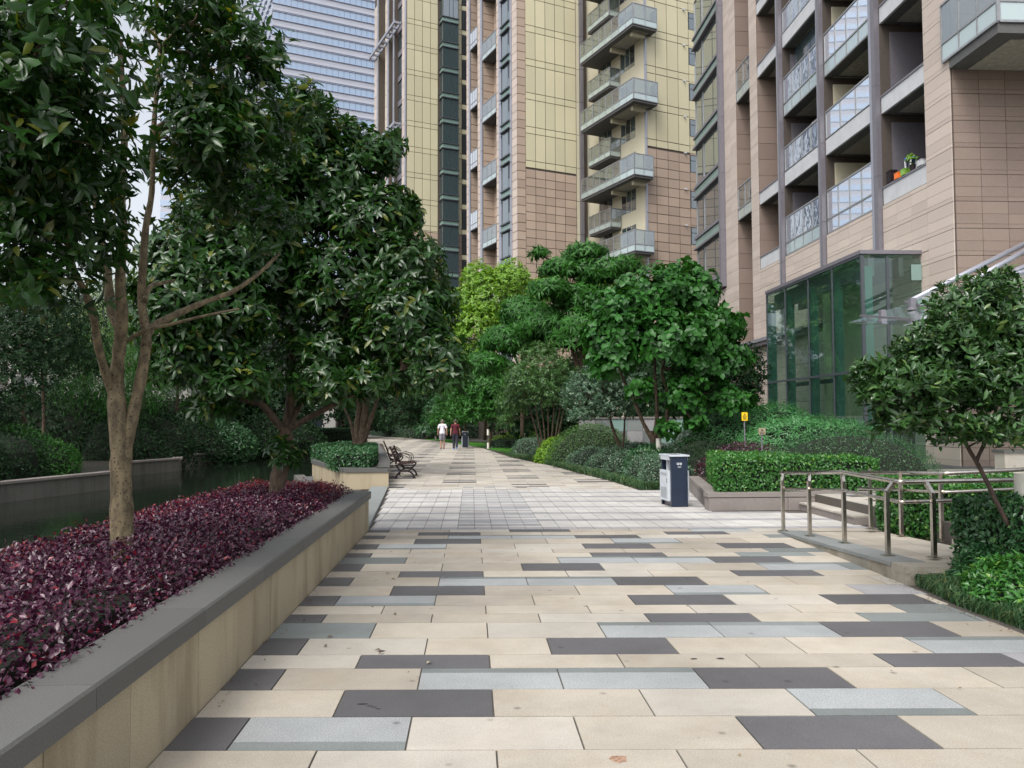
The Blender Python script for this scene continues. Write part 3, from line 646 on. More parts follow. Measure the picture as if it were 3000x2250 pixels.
# far pond wall
fw = empty('pond_wall', (0, 0, 0), 0, 'low grey stone wall on the far side of the pond', 'wall')
wl = [(-14.2, 15), (-12.62, 22.2), (-11.5, 26.9), (-13.9, 32.6), (-12.8, 35.9), (-13.7, 38.8), (-12.9, 47)]
for (a0, a1), (b0, b1) in zip(wl[:-1], wl[1:]):
    ln_ = math.hypot(b0 - a0, b1 - a1); k = max(1, int(ln_ / 1.1))
    for j in range(k):
        s, e = (a0 + (b0 - a0) * j / k, a1 + (b1 - a1) * j / k), (a0 + (b0 - a0) * (j + .99) / k, a1 + (b1 - a1) * (j + .99) / k)
        mb = MB(); mb.bar((s[0], s[1], -.45), (e[0], e[1], -.45), .3, 1.0, 'pondwall'); mb.build('wall_panel', fw)
        mb = MB(); mb.bar((s[0], s[1], .08), (e[0], e[1], .08), .42, .07, 'pgran'); mb.build('cap_stone', fw)
bank = MB(); bank.prism([(-60, -20), (-15.9, 8), (-12.8, 22.2), (-11.7, 26.9), (-14.1, 32.6), (-13, 35.9), (-13.9, 38.8), (-13.1, 47), (-8, 50), (-60, 70)], -.9, .02, 'mulch'); tag(bank.build('planting_ground'), kind='structure')

# plaza, steps, ramp
pl = empty('plaza', (0, 0, 0), kind='structure')
its = []
yy = 13.0
for r_ in range(24):
    for k in range(16):
        a = 6.75 + .9 * k + (.45 if r_ % 2 else 0); its.append(((a + .004, yy + .004, .25, a + .896, yy + .411, .30), 'cream' if (k * 3 + r_) % 4 else 'mgrey'))
    yy += .415
its = [(b_, m_) for b_, m_ in its if not (b_[1] > 15 and b_[0] < 8.9 and b_[1] < 22)]
pieces(pl, 'paving_stone', its, 60)
mb = MB(); mb.box((6.42, 8.3, -.1, 24, 23.2, .293), 'joint'); mb.build('base', pl)
st = empty('steps', (6.12, 12.75, 0), 0, 'two wide pale stone steps beside the ramp railing', 'steps')
for i, (x0_, x1_, z1) in enumerate(((0, .36, .15), (.34, .68, .302))):
    for j in range(3):
        mb = MB(); mb.box((x0_, .0 + j * .71, 0, x1_, .0 + j * .71 + .702, z1 - .03), 'pgran'); mb.box((x0_ - .02, .0 + j * .71, z1 - .03, x1_, .0 + j * .71 + .702, z1), 'cream'); mb.build('step_stone', st)
rp = empty('ramp', (4.45, 8.45, 0), -.045, 'sloping pale stone ramp with low grey side wall under the steel railing', 'ramp')
for j in range(6):
    s0, s1 = j * .6, (j + 1) * .6; z0_, z1_ = .16 * (1 - s0 / 3.6) + .002, .16 * (1 - s1 / 3.6) + .002
    mb = MB(); V = [(0, s0 + .003, -.05), (.2, s0 + .003, -.05), (.2, s1 - .003, -.05), (0, s1 - .003, -.05), (0, s0 + .003, z0_ - .02), (.2, s0 + .003, z0_ - .02), (.2, s1 - .003, z1_ - .02), (0, s1 - .003, z1_ - .02)]
    mb.add(V, CF, 'rampwall'); V2 = [(v[0] * 1.9 - .012, v[1], z + (.0)) for v, z in zip(V, [z0_ - .02, z0_ - .02, z1_ - .02, z1_ - .02, z0_ + .02, z0_ + .02, z1_ + .02, z1_ + .02])]
    mb.add(V2, CF, 'curb'); mb.build('side_stone', rp)
    for i in range(3):
        x0_ = .37 + i * .4; mb = MB(); mb.add([(x0_, s0 + .003, -.05), (x0_ + .395, s0 + .003, -.05), (x0_ + .395, s1 - .003, -.05), (x0_, s1 - .003, -.05), (x0_, s0 + .003, z0_), (x0_ + .395, s0 + .003, z0_), (x0_ + .395, s1 - .003, z1_), (x0_, s1 - .003, z1_)], CF, 'beige'); mb.build('paving_stone', rp)
mb = MB(); mb.box((0, -.3, -.05, .9, -.003, .18), 'rampwall'); mb.build('end_stone', rp)
for k in range(4):
    mb = MB(); mb.box((1.58 + .6 * k, 0, -.05, 2.176 + .6 * k, 1.7, .165 + .03 * k), 'beige'); mb.build('paving_stone', rp)
# granite planter right of the path
pr = empty('granite_planter', (4.39, 14.91, 0), 0, 'low grey granite planter with a thin shadow groove below its rim, holding the clipped hedge', 'planter')
def pbox(b, m_, nm): mb = MB(); mb.box(b, m_); mb.build(nm, pr)
for i in range(3): pbox((.02 + i * 1.5, .0, 0, 1.512 + i * 1.5, .3, .235), 'pgran', 'side_panel'); pbox((0 + i * 1.5, -.01, .25, 1.496 + i * 1.5, .3, .33), 'pgran', 'rim_stone')
for i in range(4):
    s = i * 1.13 + (.305 if i == 0 else 0); dx = s * .19; e_ = i * 1.13 + 1.125; dy_ = e_ * .19
    mb = MB(); mb.prism([(dx, s), (dx + .22, s), (dy_ + .22, e_), (dy_, e_)], 0, .235, 'pgran'); mb.build('side_panel', pr)
    mb = MB(); mb.prism([(dx - .012, s + .002), (dx + .25, s + .002), (dy_ + .25, e_ - .005), (dy_ - .012, e_ - .005)], .25, .33, 'pgran'); mb.build('rim_stone', pr)
mb = MB(); mb.prism([(.05, .02), (4.4, .02), (4.4, 7), (1.2, 7), (.9, 4.5)], .0, .26, 'soil'); mb.build('soil_bed', pr)
# ---------------------------------------------------------------- buildings
def railing(parent, a, b_, z0, zm, z1, n, up, low, name='balcony_front', slab=None, depth=0, out=None, thick=.03, rail='rail', end_posts=True):
    """glazed balcony front from a to b (x, y): panes above zm, panels below, posts and rails"""
    a, b_ = np.array(a, float), np.array(b_, float); e = b_ - a; l_ = np.linalg.norm(e); d = e / l_; nn = np.array([d[1], -d[0]])
    fr = MB()
    for i in range(n + 1):
        p = a + e * i / n; fr.prism([tuple(p - d * .025 - nn * .03), tuple(p + d * .025 - nn * .03), tuple(p + d * .025 + nn * .03), tuple(p - d * .025 + nn * .03)], z0, z1 + .02, rail)
    for zz in (z0, zm, z1):
        h = .035; fr.prism([tuple(a - nn * .035), tuple(b_ - nn * .035), tuple(b_ + nn * .035), tuple(a + nn * .035)], zz - h + .002, zz + h - .002, rail)
    fr.build('rail', parent)
    for i in range(n):
        p, q = a + e * i / n + d * .03, a + e * (i + 1) / n - d * .03; t_ = nn * .008
        for u0, u1, m_ in ((z0 + .037, zm - .037, low), (zm + .037, z1 - .037, up)):
            if u1 - u0 < .05: continue
            mb = MB(); mb.prism([tuple(p - t_), tuple(q - t_), tuple(q + t_), tuple(p + t_)], u0, u1, m_); mb.build('pane', parent)
def sub(parent, name): o = empty(name); o.parent = parent; return o
def part(parent, name, b, m_, label=None): return uobj(name, b, m_, parent, label)

# ---- near apartment building on the right
nb = empty('apartment_building', (14.2, 22.85, 0), 0, 'pale pink tiled apartment building on the right with glazed balconies and lobby', 'building')
H0 = 9.06; ST = 3.19
its = []
ROW = [(0, .138), (.138, .438), (.438, .805)]
def courses(y0, y1, z0, z1, w, mt, axis='x', pos=0.0, th=.03, sub_rows=True, c0=.05, hc=.805):
    """cladding panels; axis x = face looking to -x at x=pos running along y; axis y = face looking to -y at y=pos running along x"""
    out = []; z = 6.48 - 8 * .805 + 0
    n = max(1, round((y1 - y0) / w)); ww = (y1 - y0) / n; j = .007 if w < 2 else .01
    zc = math.floor((z0 - 6.48) / hc) * hc + 6.48
    while zc < z1:
        for r0, r1 in (ROW if sub_rows else [(0, hc)]):
            a, b_ = max(zc + r0, z0), min(zc + r1, z1)
            if b_ - a < .05: continue
            jj = .004 if r0 else .012
            for i in range(n):
                u0, u1 = y0 + i * ww + j, y0 + (i + 1) * ww - j
                out.append(((pos - th, u0, a + jj, pos, u1, b_ - .004), mt) if axis == 'x' else ((u0, pos - th, a + jj, u1, pos, b_ - .004), mt))
        zc += hc
    return out
ZT = 28.0
Yl = lambda Y: Y - 22.85
its += courses(0, Yl(24.2), .3, ZT, 1.35, 'pinkl')
its += courses(Yl(24.2), Yl(26.9), 6.9, 9.04, .9, 'pinkl')
its += courses(Yl(27.5), Yl(31.3), 6.9, 9.05, .95, 'pinkl') + courses(Yl(31.8), Yl(35.55), 5.6, 9.05, .93, 'pinkl') + courses(Yl(36.1), Yl(38.8), 5.6, 9.04, .9, 'pinkl')
its += courses(Yl(24.2), Yl(31.8), .3, 6.9, .95, 'pinkl') + courses(Yl(31.8), Yl(38.8), .3, 5.25, .93, 'pinkl') + courses(Yl(43.95), Yl(50), .3, 5.25, 1.0, 'pinkl')
its += courses(Yl(38.8), Yl(39.82), .3, ZT, 1.02, 'pinkl') + courses(Yl(42.0), Yl(43.95), .3, ZT, .98, 'pinkl') + courses(Yl(43.95), Yl(50), 5.6, 9.05, 1.0, 'pinkl')
side = courses(.0 + .03, 8.0, .3, 24, .8, 'brown', 'y', 0.0)
pieces(nb, 'cladding_panel', its, 220); pieces(nb, 'cladding_panel', side, 80)
W_ = MB()
def hull(Y0, Y1, z0, z1, x0=.001, x1=3.0, m_='wjoint'): W_.box((x0, Yl(Y0), z0, x1, Yl(Y1), z1), m_)
hull(22.853, 24.2, 0, 34); hull(24.2, 26.9, 0, 9.06); hull(26.9, 27.5, 0, 34, .0); hull(27.5, 31.3, 0, 9.06); hull(31.3, 31.8, 0, 34); hull(31.8, 35.55, 0, 9.06)
hull(35.55, 36.1, 0, 34); hull(36.1, 38.8, 0, 9.06); hull(38.8, 39.82, 0, 34); hull(42.0, 44.0, 0, 34); hull(44, 50, 0, 34, .3)
W_.box((3.0, .01, 0, 14, Yl(50), 34), 'wjoint'); W_.build('wall', nb)
# recess linings and brown reveals
def recess(Y0, Y1, z0, z1, depth, back, side_m):
    out = courses(.001, depth, z0, z1, depth, side_m, 'y', Yl(Y1), .02, False)
    pieces(nb, 'reveal_panel', out, 26)
    part(nb, 'back_wall', (depth, Yl(Y0), z0, depth + .04, Yl(Y1), z1), back)
recess(36.1, 38.78, 9.06, ZT, 1.6, 'brown', 'brown'); recess(39.84, 41.98, .3, ZT, 1.0, 'brown', 'brown')
for Y0, Y1 in ((24.2, 26.9), (27.5, 31.3), (31.8, 35.55)):
    for k in range(6):
        zb = H0 + ST * k
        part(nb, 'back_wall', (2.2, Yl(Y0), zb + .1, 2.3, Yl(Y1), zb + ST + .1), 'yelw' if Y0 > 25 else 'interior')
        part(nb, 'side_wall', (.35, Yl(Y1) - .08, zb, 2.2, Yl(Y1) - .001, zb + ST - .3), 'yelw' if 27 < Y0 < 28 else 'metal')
        # window in back wall
        w0, w1 = Yl(Y0) + .5, Yl(Y1) - .5
        wn = sub(nb, 'window'); part(wn, 'frame', (2.12, w0, zb + .12, 2.19, w1, zb + 2.4), 'wframe'); n_ = 3
        for i in range(n_): part(wn, 'pane', (2.10, w0 + .06 + (w1 - w0) * i / n_, zb + .2, 2.118, w0 - .03 + (w1 - w0) * (i + 1) / n_, zb + 2.32), 'gwin')
def storey_slab(par, Y0, Y1, zb, parapet, grey=True, depth=2.2, n=3, top=None, gm='gclear', gl='gfrost', tall=1.75):
    o = sub(par, 'balcony'); a, b_ = Yl(Y0), Yl(Y1)
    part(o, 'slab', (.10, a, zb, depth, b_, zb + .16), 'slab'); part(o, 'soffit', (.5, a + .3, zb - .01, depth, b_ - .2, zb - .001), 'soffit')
    if parapet == 'panel':
        for i in range(n): part(o, 'parapet_panel', (0, a + (b_ - a) * i / n + .006, zb, .09, a + (b_ - a) * (i + 1) / n - .006, zb + .56), 'panel')
        part(o, 'coping', (-.03, a, zb + .563, .14, b_, zb + .63), 'metal')
    elif parapet == 'panelglass':
        for i in range(n): part(o, 'parapet_panel', (0, a + (b_ - a) * i / n + .006, zb, .09, a + (b_ - a) * (i + 1) / n - .006, zb + .60), 'panel')
        railing(o, (.04, a), (.04, b_), zb + .63, zb + .66, zb + tall, n, gm, gl)
    else: railing(o, (.04, a), (.04, b_), zb + .03, zb + .60, zb + tall, n, gm, gl)
    return o
for k in range(5):
    zb = H0 + ST * k
    storey_slab(nb, 24.2, 26.88, zb, 'panel', n=3)
    storey_slab(nb, 27.52, 31.28, zb, 'panelglass' if k % 2 else 'glass', n=3 if k % 2 else 4, gm='gmirror', gl='gmirror' if k == 0 else 'gfrost')
    storey_slab(nb, 31.82, 35.53, zb, 'panelglass' if k % 2 else 'glass', n=4, gm='gwavy', gl='gfrost')
    if k != 2: storey_slab(nb, 36.12, 38.76, zb, 'panel', depth=1.6, n=3)
    if k in (1, 3): storey_slab(nb, 39.86, 41.96, zb + .01, 'glass', depth=1.0, n=2)
# enclosed loggia glazing, third storey of bay 3
lg = sub(nb, 'window')
for i in range(4): part(lg, 'pane', (.5, Yl(31.9) + i * .9, H0 + 2 * ST + 1.8, .52, Yl(31.9) + i * .9 + .84, H0 + 3 * ST - .1), 'gwinb')
part(lg, 'frame', (.53, Yl(31.82), H0 + 2 * ST + .2, .58, Yl(35.5), H0 + 2 * ST + 1.8), 'wframe')
# washing in two of the loggias
def washing(y, z, items, label):
    mb = MB(); mb.bar((0, -.1, .02), (0, len(items) * .34, .02), .015, .015, 'steel')
    for i, (m_, h) in enumerate(items): mb.box((-.02 - .01 * (i % 2), i * .34, -h, .02, i * .34 + .28, 0), m_); mb.bar((0, i * .34 + .14, -.06), (0, i * .34 - .02, -.3), .03, .08, m_); mb.bar((0, i * .34 + .14, -.06), (0, i * .34 + .31, -.3), .03, .08, m_)
    tag(mb.build('washing', loc=(14.75, y, z)), label, 'laundry')
washing(32.2, 11.35, [('shirtw', .7), ('bluec', .8), ('shirtm', .55)], 'white, blue and red washing hung in the lowest loggia behind wavy glass')
washing(32.5, 14.5, [('bluec', .8), ('shirtw', .6), ('checks', .75), ('shirtw', .7)], 'row of blue and white washing in the second loggia behind wavy glass')
# metal pilasters
for Y0, Y1, zb in ((26.92, 27.18, 6.9), (27.2, 27.5, 6.9), (31.34, 31.56, 6.4), (31.56, 31.8, 6.4), (35.57, 35.78, 5.6), (35.78, 36.08, 5.6)):
    z = zb; i = 0
    while z < ZT: part(nb, 'pilaster_panel', (-.10 if i >= 0 and Y0 in (27.2, 31.56, 35.78) else -.18, Yl(Y0), z + .01, 0, Yl(Y1), min(z + ST, ZT)), 'metal_l' if Y0 in (27.2, 31.56, 35.78) else 'metal'); z += ST; i += 1
# bay window box
bw = Yl(44.3); be = Yl(49.6)
for k in range(6):
    zb = 9.1 + ST * k
    part(nb, 'spandrel_panel', (-.12, bw, zb + .1, .1, be, zb + .62), 'green')
    for q, (c0, c1) in enumerate(((-.02, .09), (.64, .73), (.76, .86))): part(nb, 'cornice', (-.26 + .05 * q, bw, zb + c0, .1, be + .1, zb + c1), 'metal')
    wn = sub(nb, 'window')
    part(wn, 'frame', (-.06, bw, zb + .87, .12, be, zb + .95), 'wframe'); part(wn, 'frame', (-.06, bw, zb + ST - .14, .12, be, zb + ST - .05), 'wframe')
    for s in (0, .35, 3.6, 5.2): part(wn, 'frame', (-.07, bw + s, zb + .95, .12, bw + s + .08, zb + ST - .15), 'rail' if s else 'wframe')
    for s0, s1 in ((.08, .35), (.43, 3.6), (3.68, 5.2)): part(wn, 'pane', (-.03, bw + s0 + .003, zb + .953, -.015, bw + s1 - .003, zb + ST - .143), 'gwinb')
    part(wn, 'blind', (.10, bw + .1, zb + 1.0, .13, bw + 3.5, zb + ST - .2), 'soffit')
    part(nb, 'frame_panel', (-.32, Yl(43.97), zb + .0, .05, Yl(44.28), zb + ST - .012), 'metal')
# dark fascia over the set-back ground floor
part(nb, 'fascia', (-.35, Yl(32.9), 5.25, .0, Yl(50), 5.5), 'metal'); part(nb, 'fascia_edge', (-.42, Yl(32.9), 5.42, -.353, Yl(50), 5.58), 'metal_l')
# glazed balcony cantilevered in front of the side wall
cb_ = sub(nb, 'balcony'); x0_, yA, yB = -.08, Yl(20.56), Yl(23.1)
part(cb_, 'slab', (x0_ + .02, yA + .02, 12.05, 7, -.04, 12.32), 'slab'); part(cb_, 'soffit', (.5, yA + .35, 12.03, 7, -.05, 12.048), 'soffit')
railing(cb_, (x0_, yB), (x0_, yA), 12.36, 12.92, 14.1, 3, 'gclear', 'gfrost'); railing(cb_, (x0_ + .05, yA), (6.5, yA), 12.36, 12.92, 14.1, 6, 'gclear', 'gfrost')
# lobby
lb = empty('glass_lobby', (12.2, 24.62, .3), 0, 'two storey glass lobby box projecting from the pink building', 'lobby')
ms = [0, 2.04, 4.0, 6.16, 8.13]
for s in ms:
    part(lb, 'mullion', (.0, s - .03, 0, .07, s + .03, 6.55), 'wframe'); part(lb, 'fin', (.075, s + .035 if s < 8 else s - .03, 0, .40, s + .055 if s < 8 else s - .01, 6.2), 'teal')
for z0_, z1_ in ((.0, .06), (2.86, 2.94), (6.5, 6.57)): part(lb, 'transom', (-.01, 0.035, z0_, .06, 8.1, z1_), 'wframe')
for a, b_ in zip(ms[:-1], ms[1:]):
    for z0_, z1_ in ((.065, 2.855), (2.945, 6.495)): part(lb, 'pane', (.02, a + .035, z0_, .035, b_ - .035, z1_), 'globby')
xs = [0.08, .86, 2.25]
for s in xs[1:]: part(lb, 'mullion', (s - .03, -.02, 0, s + .06, .06, 6.5), 'wframe')
part(lb, 'mullion', (0, -.06, 0, .10, -.031, 6.5), 'wframe'); part(lb, 'transom', (.11, -.02, 2.86, 2.2, .04, 2.94), 'wframe')
for a, b_ in zip(xs[:-1], xs[1:]):
    for z0_, z1_ in ((.06, 2.855), (2.945, 6.45)): part(lb, 'pane', (a + .04, .0, z0_, b_ - .035, .015, z1_), 'globby')
part(lb, 'roof', (.15, .12, 6.58, 2.0, 8.0, 6.6), 'gcanopy'); part(lb, 'roof_edge', (-.03, -.06, 6.58, .14, 8.17, 6.70), 'metal'); part(lb, 'roof_edge', (.145, -.06, 6.58, 2.3, .11, 6.70), 'metal'); part(lb, 'roof_beam', (.3, .1, 5.9, .5, 8.0, 6.5), 'metal'); part(lb, 'roof_beam', (1.3, .1, 5.9, 1.45, 8.0, 6.5), 'metal')
for s in (1.5, 4.6): part(lb, 'column', (.9, s, 0, 1.1, s + .2, 6.4), 'cream_p')
part(lb, 'inner_beam', (.7, .2, 2.7, .8, 8, 2.85), 'wframe'); part(lb, 'floor', (.1, .1, -.05, 2.2, 8.1, .02), 'cream')
part(lb, 'inner_wall', (1.90, 3.2, .03, 1.95, 5.9, 5.8), 'yelw'); part(lb, 'door', (1.94, .6, .02, 1.975, 2.4, 2.6), 'interior')
for s in (.7, 1.1, 1.5, 1.9): part(lb, 'door_bar', (1.90, s, .1, 1.935, s + .05, 2.4), 'steel')
sgn = MB(); sgn.box((1.62, -.05, 5.75, 1.95, -.023, 6.25), 'green'); tag(sgn.build('wall_notice', loc=(12.2, 24.62, .3)), 'small pale green notice at the top corner of the glass lobby', 'notice')
# doormat
dm = MB(); dm.box((12.3, 21.9, .302, 15.5, 24.3, .315), 'dark'); tag(dm.build('door_mat'), 'dark grey mat on the plaza before the lobby door', 'mat')
# glass canopy and rods
cn = empty('glass_canopy', (12, 20, 0), 0, 'sloping green glass canopy hung on grey rods above the entrance', 'canopy'); o_ = np.array([12, 20, 0])
q = [PY(2486, 947, 22) - o_, PY(3060, 765, 22.4) - o_, PY(3120, 880, 17.5) - o_, PY(2645, 955, 17.5) - o_]
for i in range(4):
    f0, f1 = i / 4 + .003, (i + 1) / 4 - .003; A_ = q[0] + (q[1] - q[0]) * f0; B_ = q[0] + (q[1] - q[0]) * f1; C_ = q[3] + (q[2] - q[3]) * f1; D_ = q[3] + (q[2] - q[3]) * f0
    mb = MB(); up = np.array([0, 0, .025]); mb.add([A_, B_, C_, D_, A_ + up, B_ + up, C_ + up, D_ + up], CF, 'gcanopy'); mb.build('pane', cn)
def bar_(a, b_, wx, wy, m_, nm): mb = MB(); mb.bar(a, b_, wx, wy, m_); mb.build(nm, cn)
def tub(a, b_, r_, m_, nm): mb = MB(); mb.tube([a, b_], r_, m_, 12); mb.build(nm, cn, smooth=True)
off = np.array([0, 0, .18])
for i in range(4): s = q[0] + (q[1] - q[0]) * (.06 + .22 * i); e_ = q[3] + (q[2] - q[3]) * (.06 + .22 * i); bar_(s + off * .6, e_ + off * .6, .05, .06, 'metal', 'beam')
tub(PY(2672, 880, 20.5) - o_, PY(3080, 675, 22.6) - o_, .075, 'metal_l', 'rod'); tub(PY(2845, 825, 20.5) - o_, PY(3080, 690, 22.6) - o_, .075, 'metal_l', 'rod'); tub(PY(2850, 850, 19) - o_, PY(3100, 735, 20) - o_, .06, 'metal_l', 'rod'); tub(PY(2930, 815, 19) - o_, PY(3100, 770, 20) - o_, .06, 'metal_l', 'rod')
for px, py in ((2672, 880), (2845, 825), (2585, 915)):
    p = PY(px, py, 20.5) - o_; mb = MB(); mb.box((p[0] - .07, p[1] - .07, p[2] - .2, p[0] + .07, p[1] + .07, p[2] + .06), 'metal'); mb.tube([(p[0], p[1], p[2] - .26), (p[0], p[1], p[2] - .2)], .13, 'metal', 12); mb.build('bracket', cn)
# low white wall at far right of the plaza
lw_ = MB(); lw_.box((13.5, 19.9, .3, 19, 20.3, .82), 'cream'); lw_.box((13.45, 19.85, .821, 19, 20.35, .90), 'cap'); tag(lw_.build('low_wall'), 'low white wall with grey cap at the right end of the plaza', 'wall')
# things on the parapet of the lowest open loggia
def pot(x, y, z, r_, h, m_, label, cat='box', grp=None, box=True):
    mb = MB()
    if box: mb.box((-r_, -r_ * 1.2, 0, r_, r_ * 1.2, h * .9), m_); mb.box((-r_ * 1.08, -r_ * 1.28, h * .9 + .001, r_ * 1.08, r_ * 1.28, h), m_)
    else: mb.tube([(0, 0, 0), (0, 0, h)], [r_ * .7, r_], m_, 14)
    return tag(mb.build('plant_box' if box else 'flower_pot', loc=(x, y, z)), label, cat, grp)
zt = H0 + .64
pot(14.28, 26.45, zt, .12, .42, 'black', 'tall dark box on the balcony ledge left of the orange box'); pot(14.25, 25.95, zt, .10, .2, 'orange', 'orange plastic box on the balcony ledge'); pot(14.25, 25.55, zt, .10, .2, 'limep', 'light green plastic box beside the orange box')
pp = pot(14.25, 25.1, zt, .10, .2, 'black', 'dark pot with a small leafy plant on the balcony ledge', 'pot plant', box=False)
P_, D_ = crown_twigs([(0, 0, .42, .18, .18, .18)], 16); link('leaves', leaf_mesh('leaves', rosettes(P_, D_, 4, .13, .06), 'bright'), pp, kind='stuff')
pot(14.25, 24.55, zt, .10, .18, 'panel', 'white plastic box at the right end of the balcony ledge')
hg = MB(); hg.tube([(0, 0, 0), (0, 0, -.06)], [.2, .2], 'bluep', 16); 
for k in range(4): hg.bar((0, 0, .45), (.18 * math.cos(k * 1.57), .18 * math.sin(k * 1.57), 0), .01, .01, 'wframe')
for k in range(9): a = k * .7; hg.bar((.17 * math.cos(a), .17 * math.sin(a), -.06), (.15 * math.cos(a), .15 * math.sin(a), -.4), .05, .02, 'navy' if k % 2 else 'inkw')
tag(hg.build('clothes_hanger', loc=(14.75, 26.1, zt + .75)), 'round blue drying hanger with small clothes in the open loggia', 'clothes hanger')

# ---- the two yellow and pink towers
SH = 3.04; ZB = 24.49 - 8 * SH   # storey lines at ZB + k*SH
def yellow_face(y_, x0, cols, z0, z1, split=23.85, thick=.04):
    """face looking to -y at y=y_; cols = column edges"""
    out = []
    for a, b_ in zip(cols[:-1], cols[1:]):
        k = 0
        while ZB + k * SH < z1:
            base = ZB + k * SH
            for s0, s1 in ((0, 2.43), (2.43, 3.04)):
                u0, u1 = base + s0, base + s1
                if u1 <= split + .1 or u1 < z0: continue
                out.append(((x0 + a + .03, y_ - thick, max(u0, split) + .03, x0 + b_ - .03, y_, u1 - .03), 'yel'))
            if base < split:
                for r_ in range(4):
                    u0, u1 = base + r_ * .76, base + (r_ + 1) * .76
                    if u1 > split + .1 or u0 < z0: continue
                    out.append(((x0 + a + .03, y_ - thick, u0 + .025, x0 + b_ - .03, y_, u1 - .025), 'pink'))
            k += 1
    return out
def strip(axis, pos, a, b_, z0, z1, m_, h=.76, thick=.04, j=.025):
    out = []; z = z0
    while z < z1:
        t_ = min(z + h, z1)
        out.append(((a + .02, pos - thick, z + j, b_ - .02, pos, t_ - j), m_) if axis == 'y' else ((pos - thick, a + .02, z + j, pos, b_ - .02, t_ - j), m_)); z += h
    return out
mt_ = empty('apartment_tower', (4.03, 69.5, 0), .399, 'yellow and pink apartment tower with wrap-round corner balconies behind the centre trees', 'tower block')
Z0, Z1 = 6.0, 45.0
hb = MB(); hb.box((1.2, .002, 0, 7.0, 12, 56), 'wjoint'); hb.box((.002, .002, 0, 1.2, 1.0, 56), 'wjoint'); hb.box((.002, 3.15, 0, 1.2, 4.3, 56), 'wjoint'); hb.box((.002, 7.5, 0, 1.2, 8.7, 56), 'wjoint'); hb.box((.002, 10.5, 0, 1.2, 11.5, 56), 'wjoint')
hb.box((7.26, -9.068, 0, 13.2, 12, 56), 'wjoint'); hb.box((7.0, .9, 0, 7.26, 12, 56), 'yelw'); hb.build('wall', mt_)
its = strip('y', 0, 0, .78, Z0, Z1, 'pink') + yellow_face(0, 0, [.78, 1.77, 2.77, 3.75, 4.75, 5.92], Z0, Z1)
its2 = yellow_face(-9.07, 7.26, [.0, .89, 2.04, 3.16, 4.28], Z0, Z1) + yellow_face(-9.07, 7.26, [5.02, 5.9], Z0, Z1)
# column with small windows
k = 0
while ZB + k * SH < Z1:
    b0 = ZB + k * SH; mm = 'yel' if b0 > 23 else 'pink'
    if b0 > Z0:
        its2 += [((7.26 + 4.31, -9.11, b0 - .58, 7.26 + 4.99, -9.07, b0 + .03), mm), ((7.26 + 4.31, -9.11, b0 + .06, 7.26 + 4.99, -9.07, b0 + .80), mm), ((7.26 + 4.31, -9.11, b0 + 2.30, 7.26 + 4.99, -9.07, b0 + 2.43), mm)]
        wn = sub(mt_, 'window'); part(wn, 'frame', (7.26 + 4.33, -9.08, b0 + .82, 7.26 + 4.97, -9.071, b0 + 2.28), 'wframe'); part(wn, 'pane', (7.26 + 4.38, -9.10, b0 + .87, 7.26 + 4.92, -9.082, b0 + 1.78), 'gwinb'); part(wn, 'pane', (7.26 + 4.38, -9.10, b0 + 1.84, 7.26 + 4.92, -9.082, b0 + 2.24), 'gwinb')
        vb = MB(); vb.tube([(7.26 + 3.75, -9.05, b0 + 2.36), (7.26 + 3.75, -9.28, b0 + 2.36)], .09, 'panel', 8); vb.build('vent_cap', mt_)
        # left wall of the balcony block: window and door on every storey
        for w0, w1, s0, s1 in ((1.54, 3.7, .57, 2.5), (5.13, 7.29, .15, 2.5)):
            wn = sub(mt_, 'window'); u0 = -9.07 + w0; u1 = -9.07 + w1; part(wn, 'frame', (7.225, u0, b0 + s0 - .03 + .0, 7.255, u1, b0 + s1 + .03), 'wframe')
            for i in range(3): part(wn, 'pane', (7.20, u0 + .05 + (u1 - u0) * i / 3, b0 + s0 + .04, 7.222, u0 - .03 + (u1 - u0) * (i + 1) / 3, b0 + s1 - .04), ('gwin', 'gwinb', 'gwin', 'gfrost')[random.choice((0, 0, 1, 1, 3) if i == 2 else (0, 1))])
        # bay window strip on the left face
        part(mt_, 'spandrel_panel', (-.12, 1.35, b0 + .25, .5, 3.05, b0 + .72), 'green')
        for c0 in (.1, .74): part(mt_, 'cornice', (-.28, 1.3, b0 + c0, .5, 3.1, b0 + c0 + .12), 'wframe')
        wn = sub(mt_, 'window'); part(wn, 'frame', (-.05, 1.35, b0 + .87, .5, 1.75, b0 + 3.12), 'wframe'); part(wn, 'pane', (-.06, 1.80, b0 + .90, -.03, 2.98, b0 + 3.10), 'gwinb'); part(wn, 'sash', (-.08, 1.42, b0 + .95, -.053, 1.70, b0 + 1.7), 'gwinb')
    k += 1
part(mt_, 'left_wall', (7.222, -9.068, 0, 7.259, 1.2, 56), 'yelw')
pieces(mt_, 'cladding_panel', its, 150); pieces(mt_, 'cladding_panel', its2, 150)
ls = strip('x', 0, 0, 1.0, Z0, Z1, 'pinkl') + strip('x', 0, 3.75, 4.3, Z0, Z1, 'pinkl') + strip('x', 0, 8.0, 8.7, Z0, Z1, 'pinkl') + strip('x', 0, 10.9, 11.5, Z0, Z1, 'pinkl')
ls += strip('y', 7.5, 0.02, 1.2, Z0, Z1, 'pink') + strip('y', 10.5, .02, 1.2, Z0, Z1, 'pink') + strip('y', 4.3 + 3.2 - .001, 0.02, .0, Z0, Z0, 'pink')
pieces(mt_, 'side_panel', ls, 180)
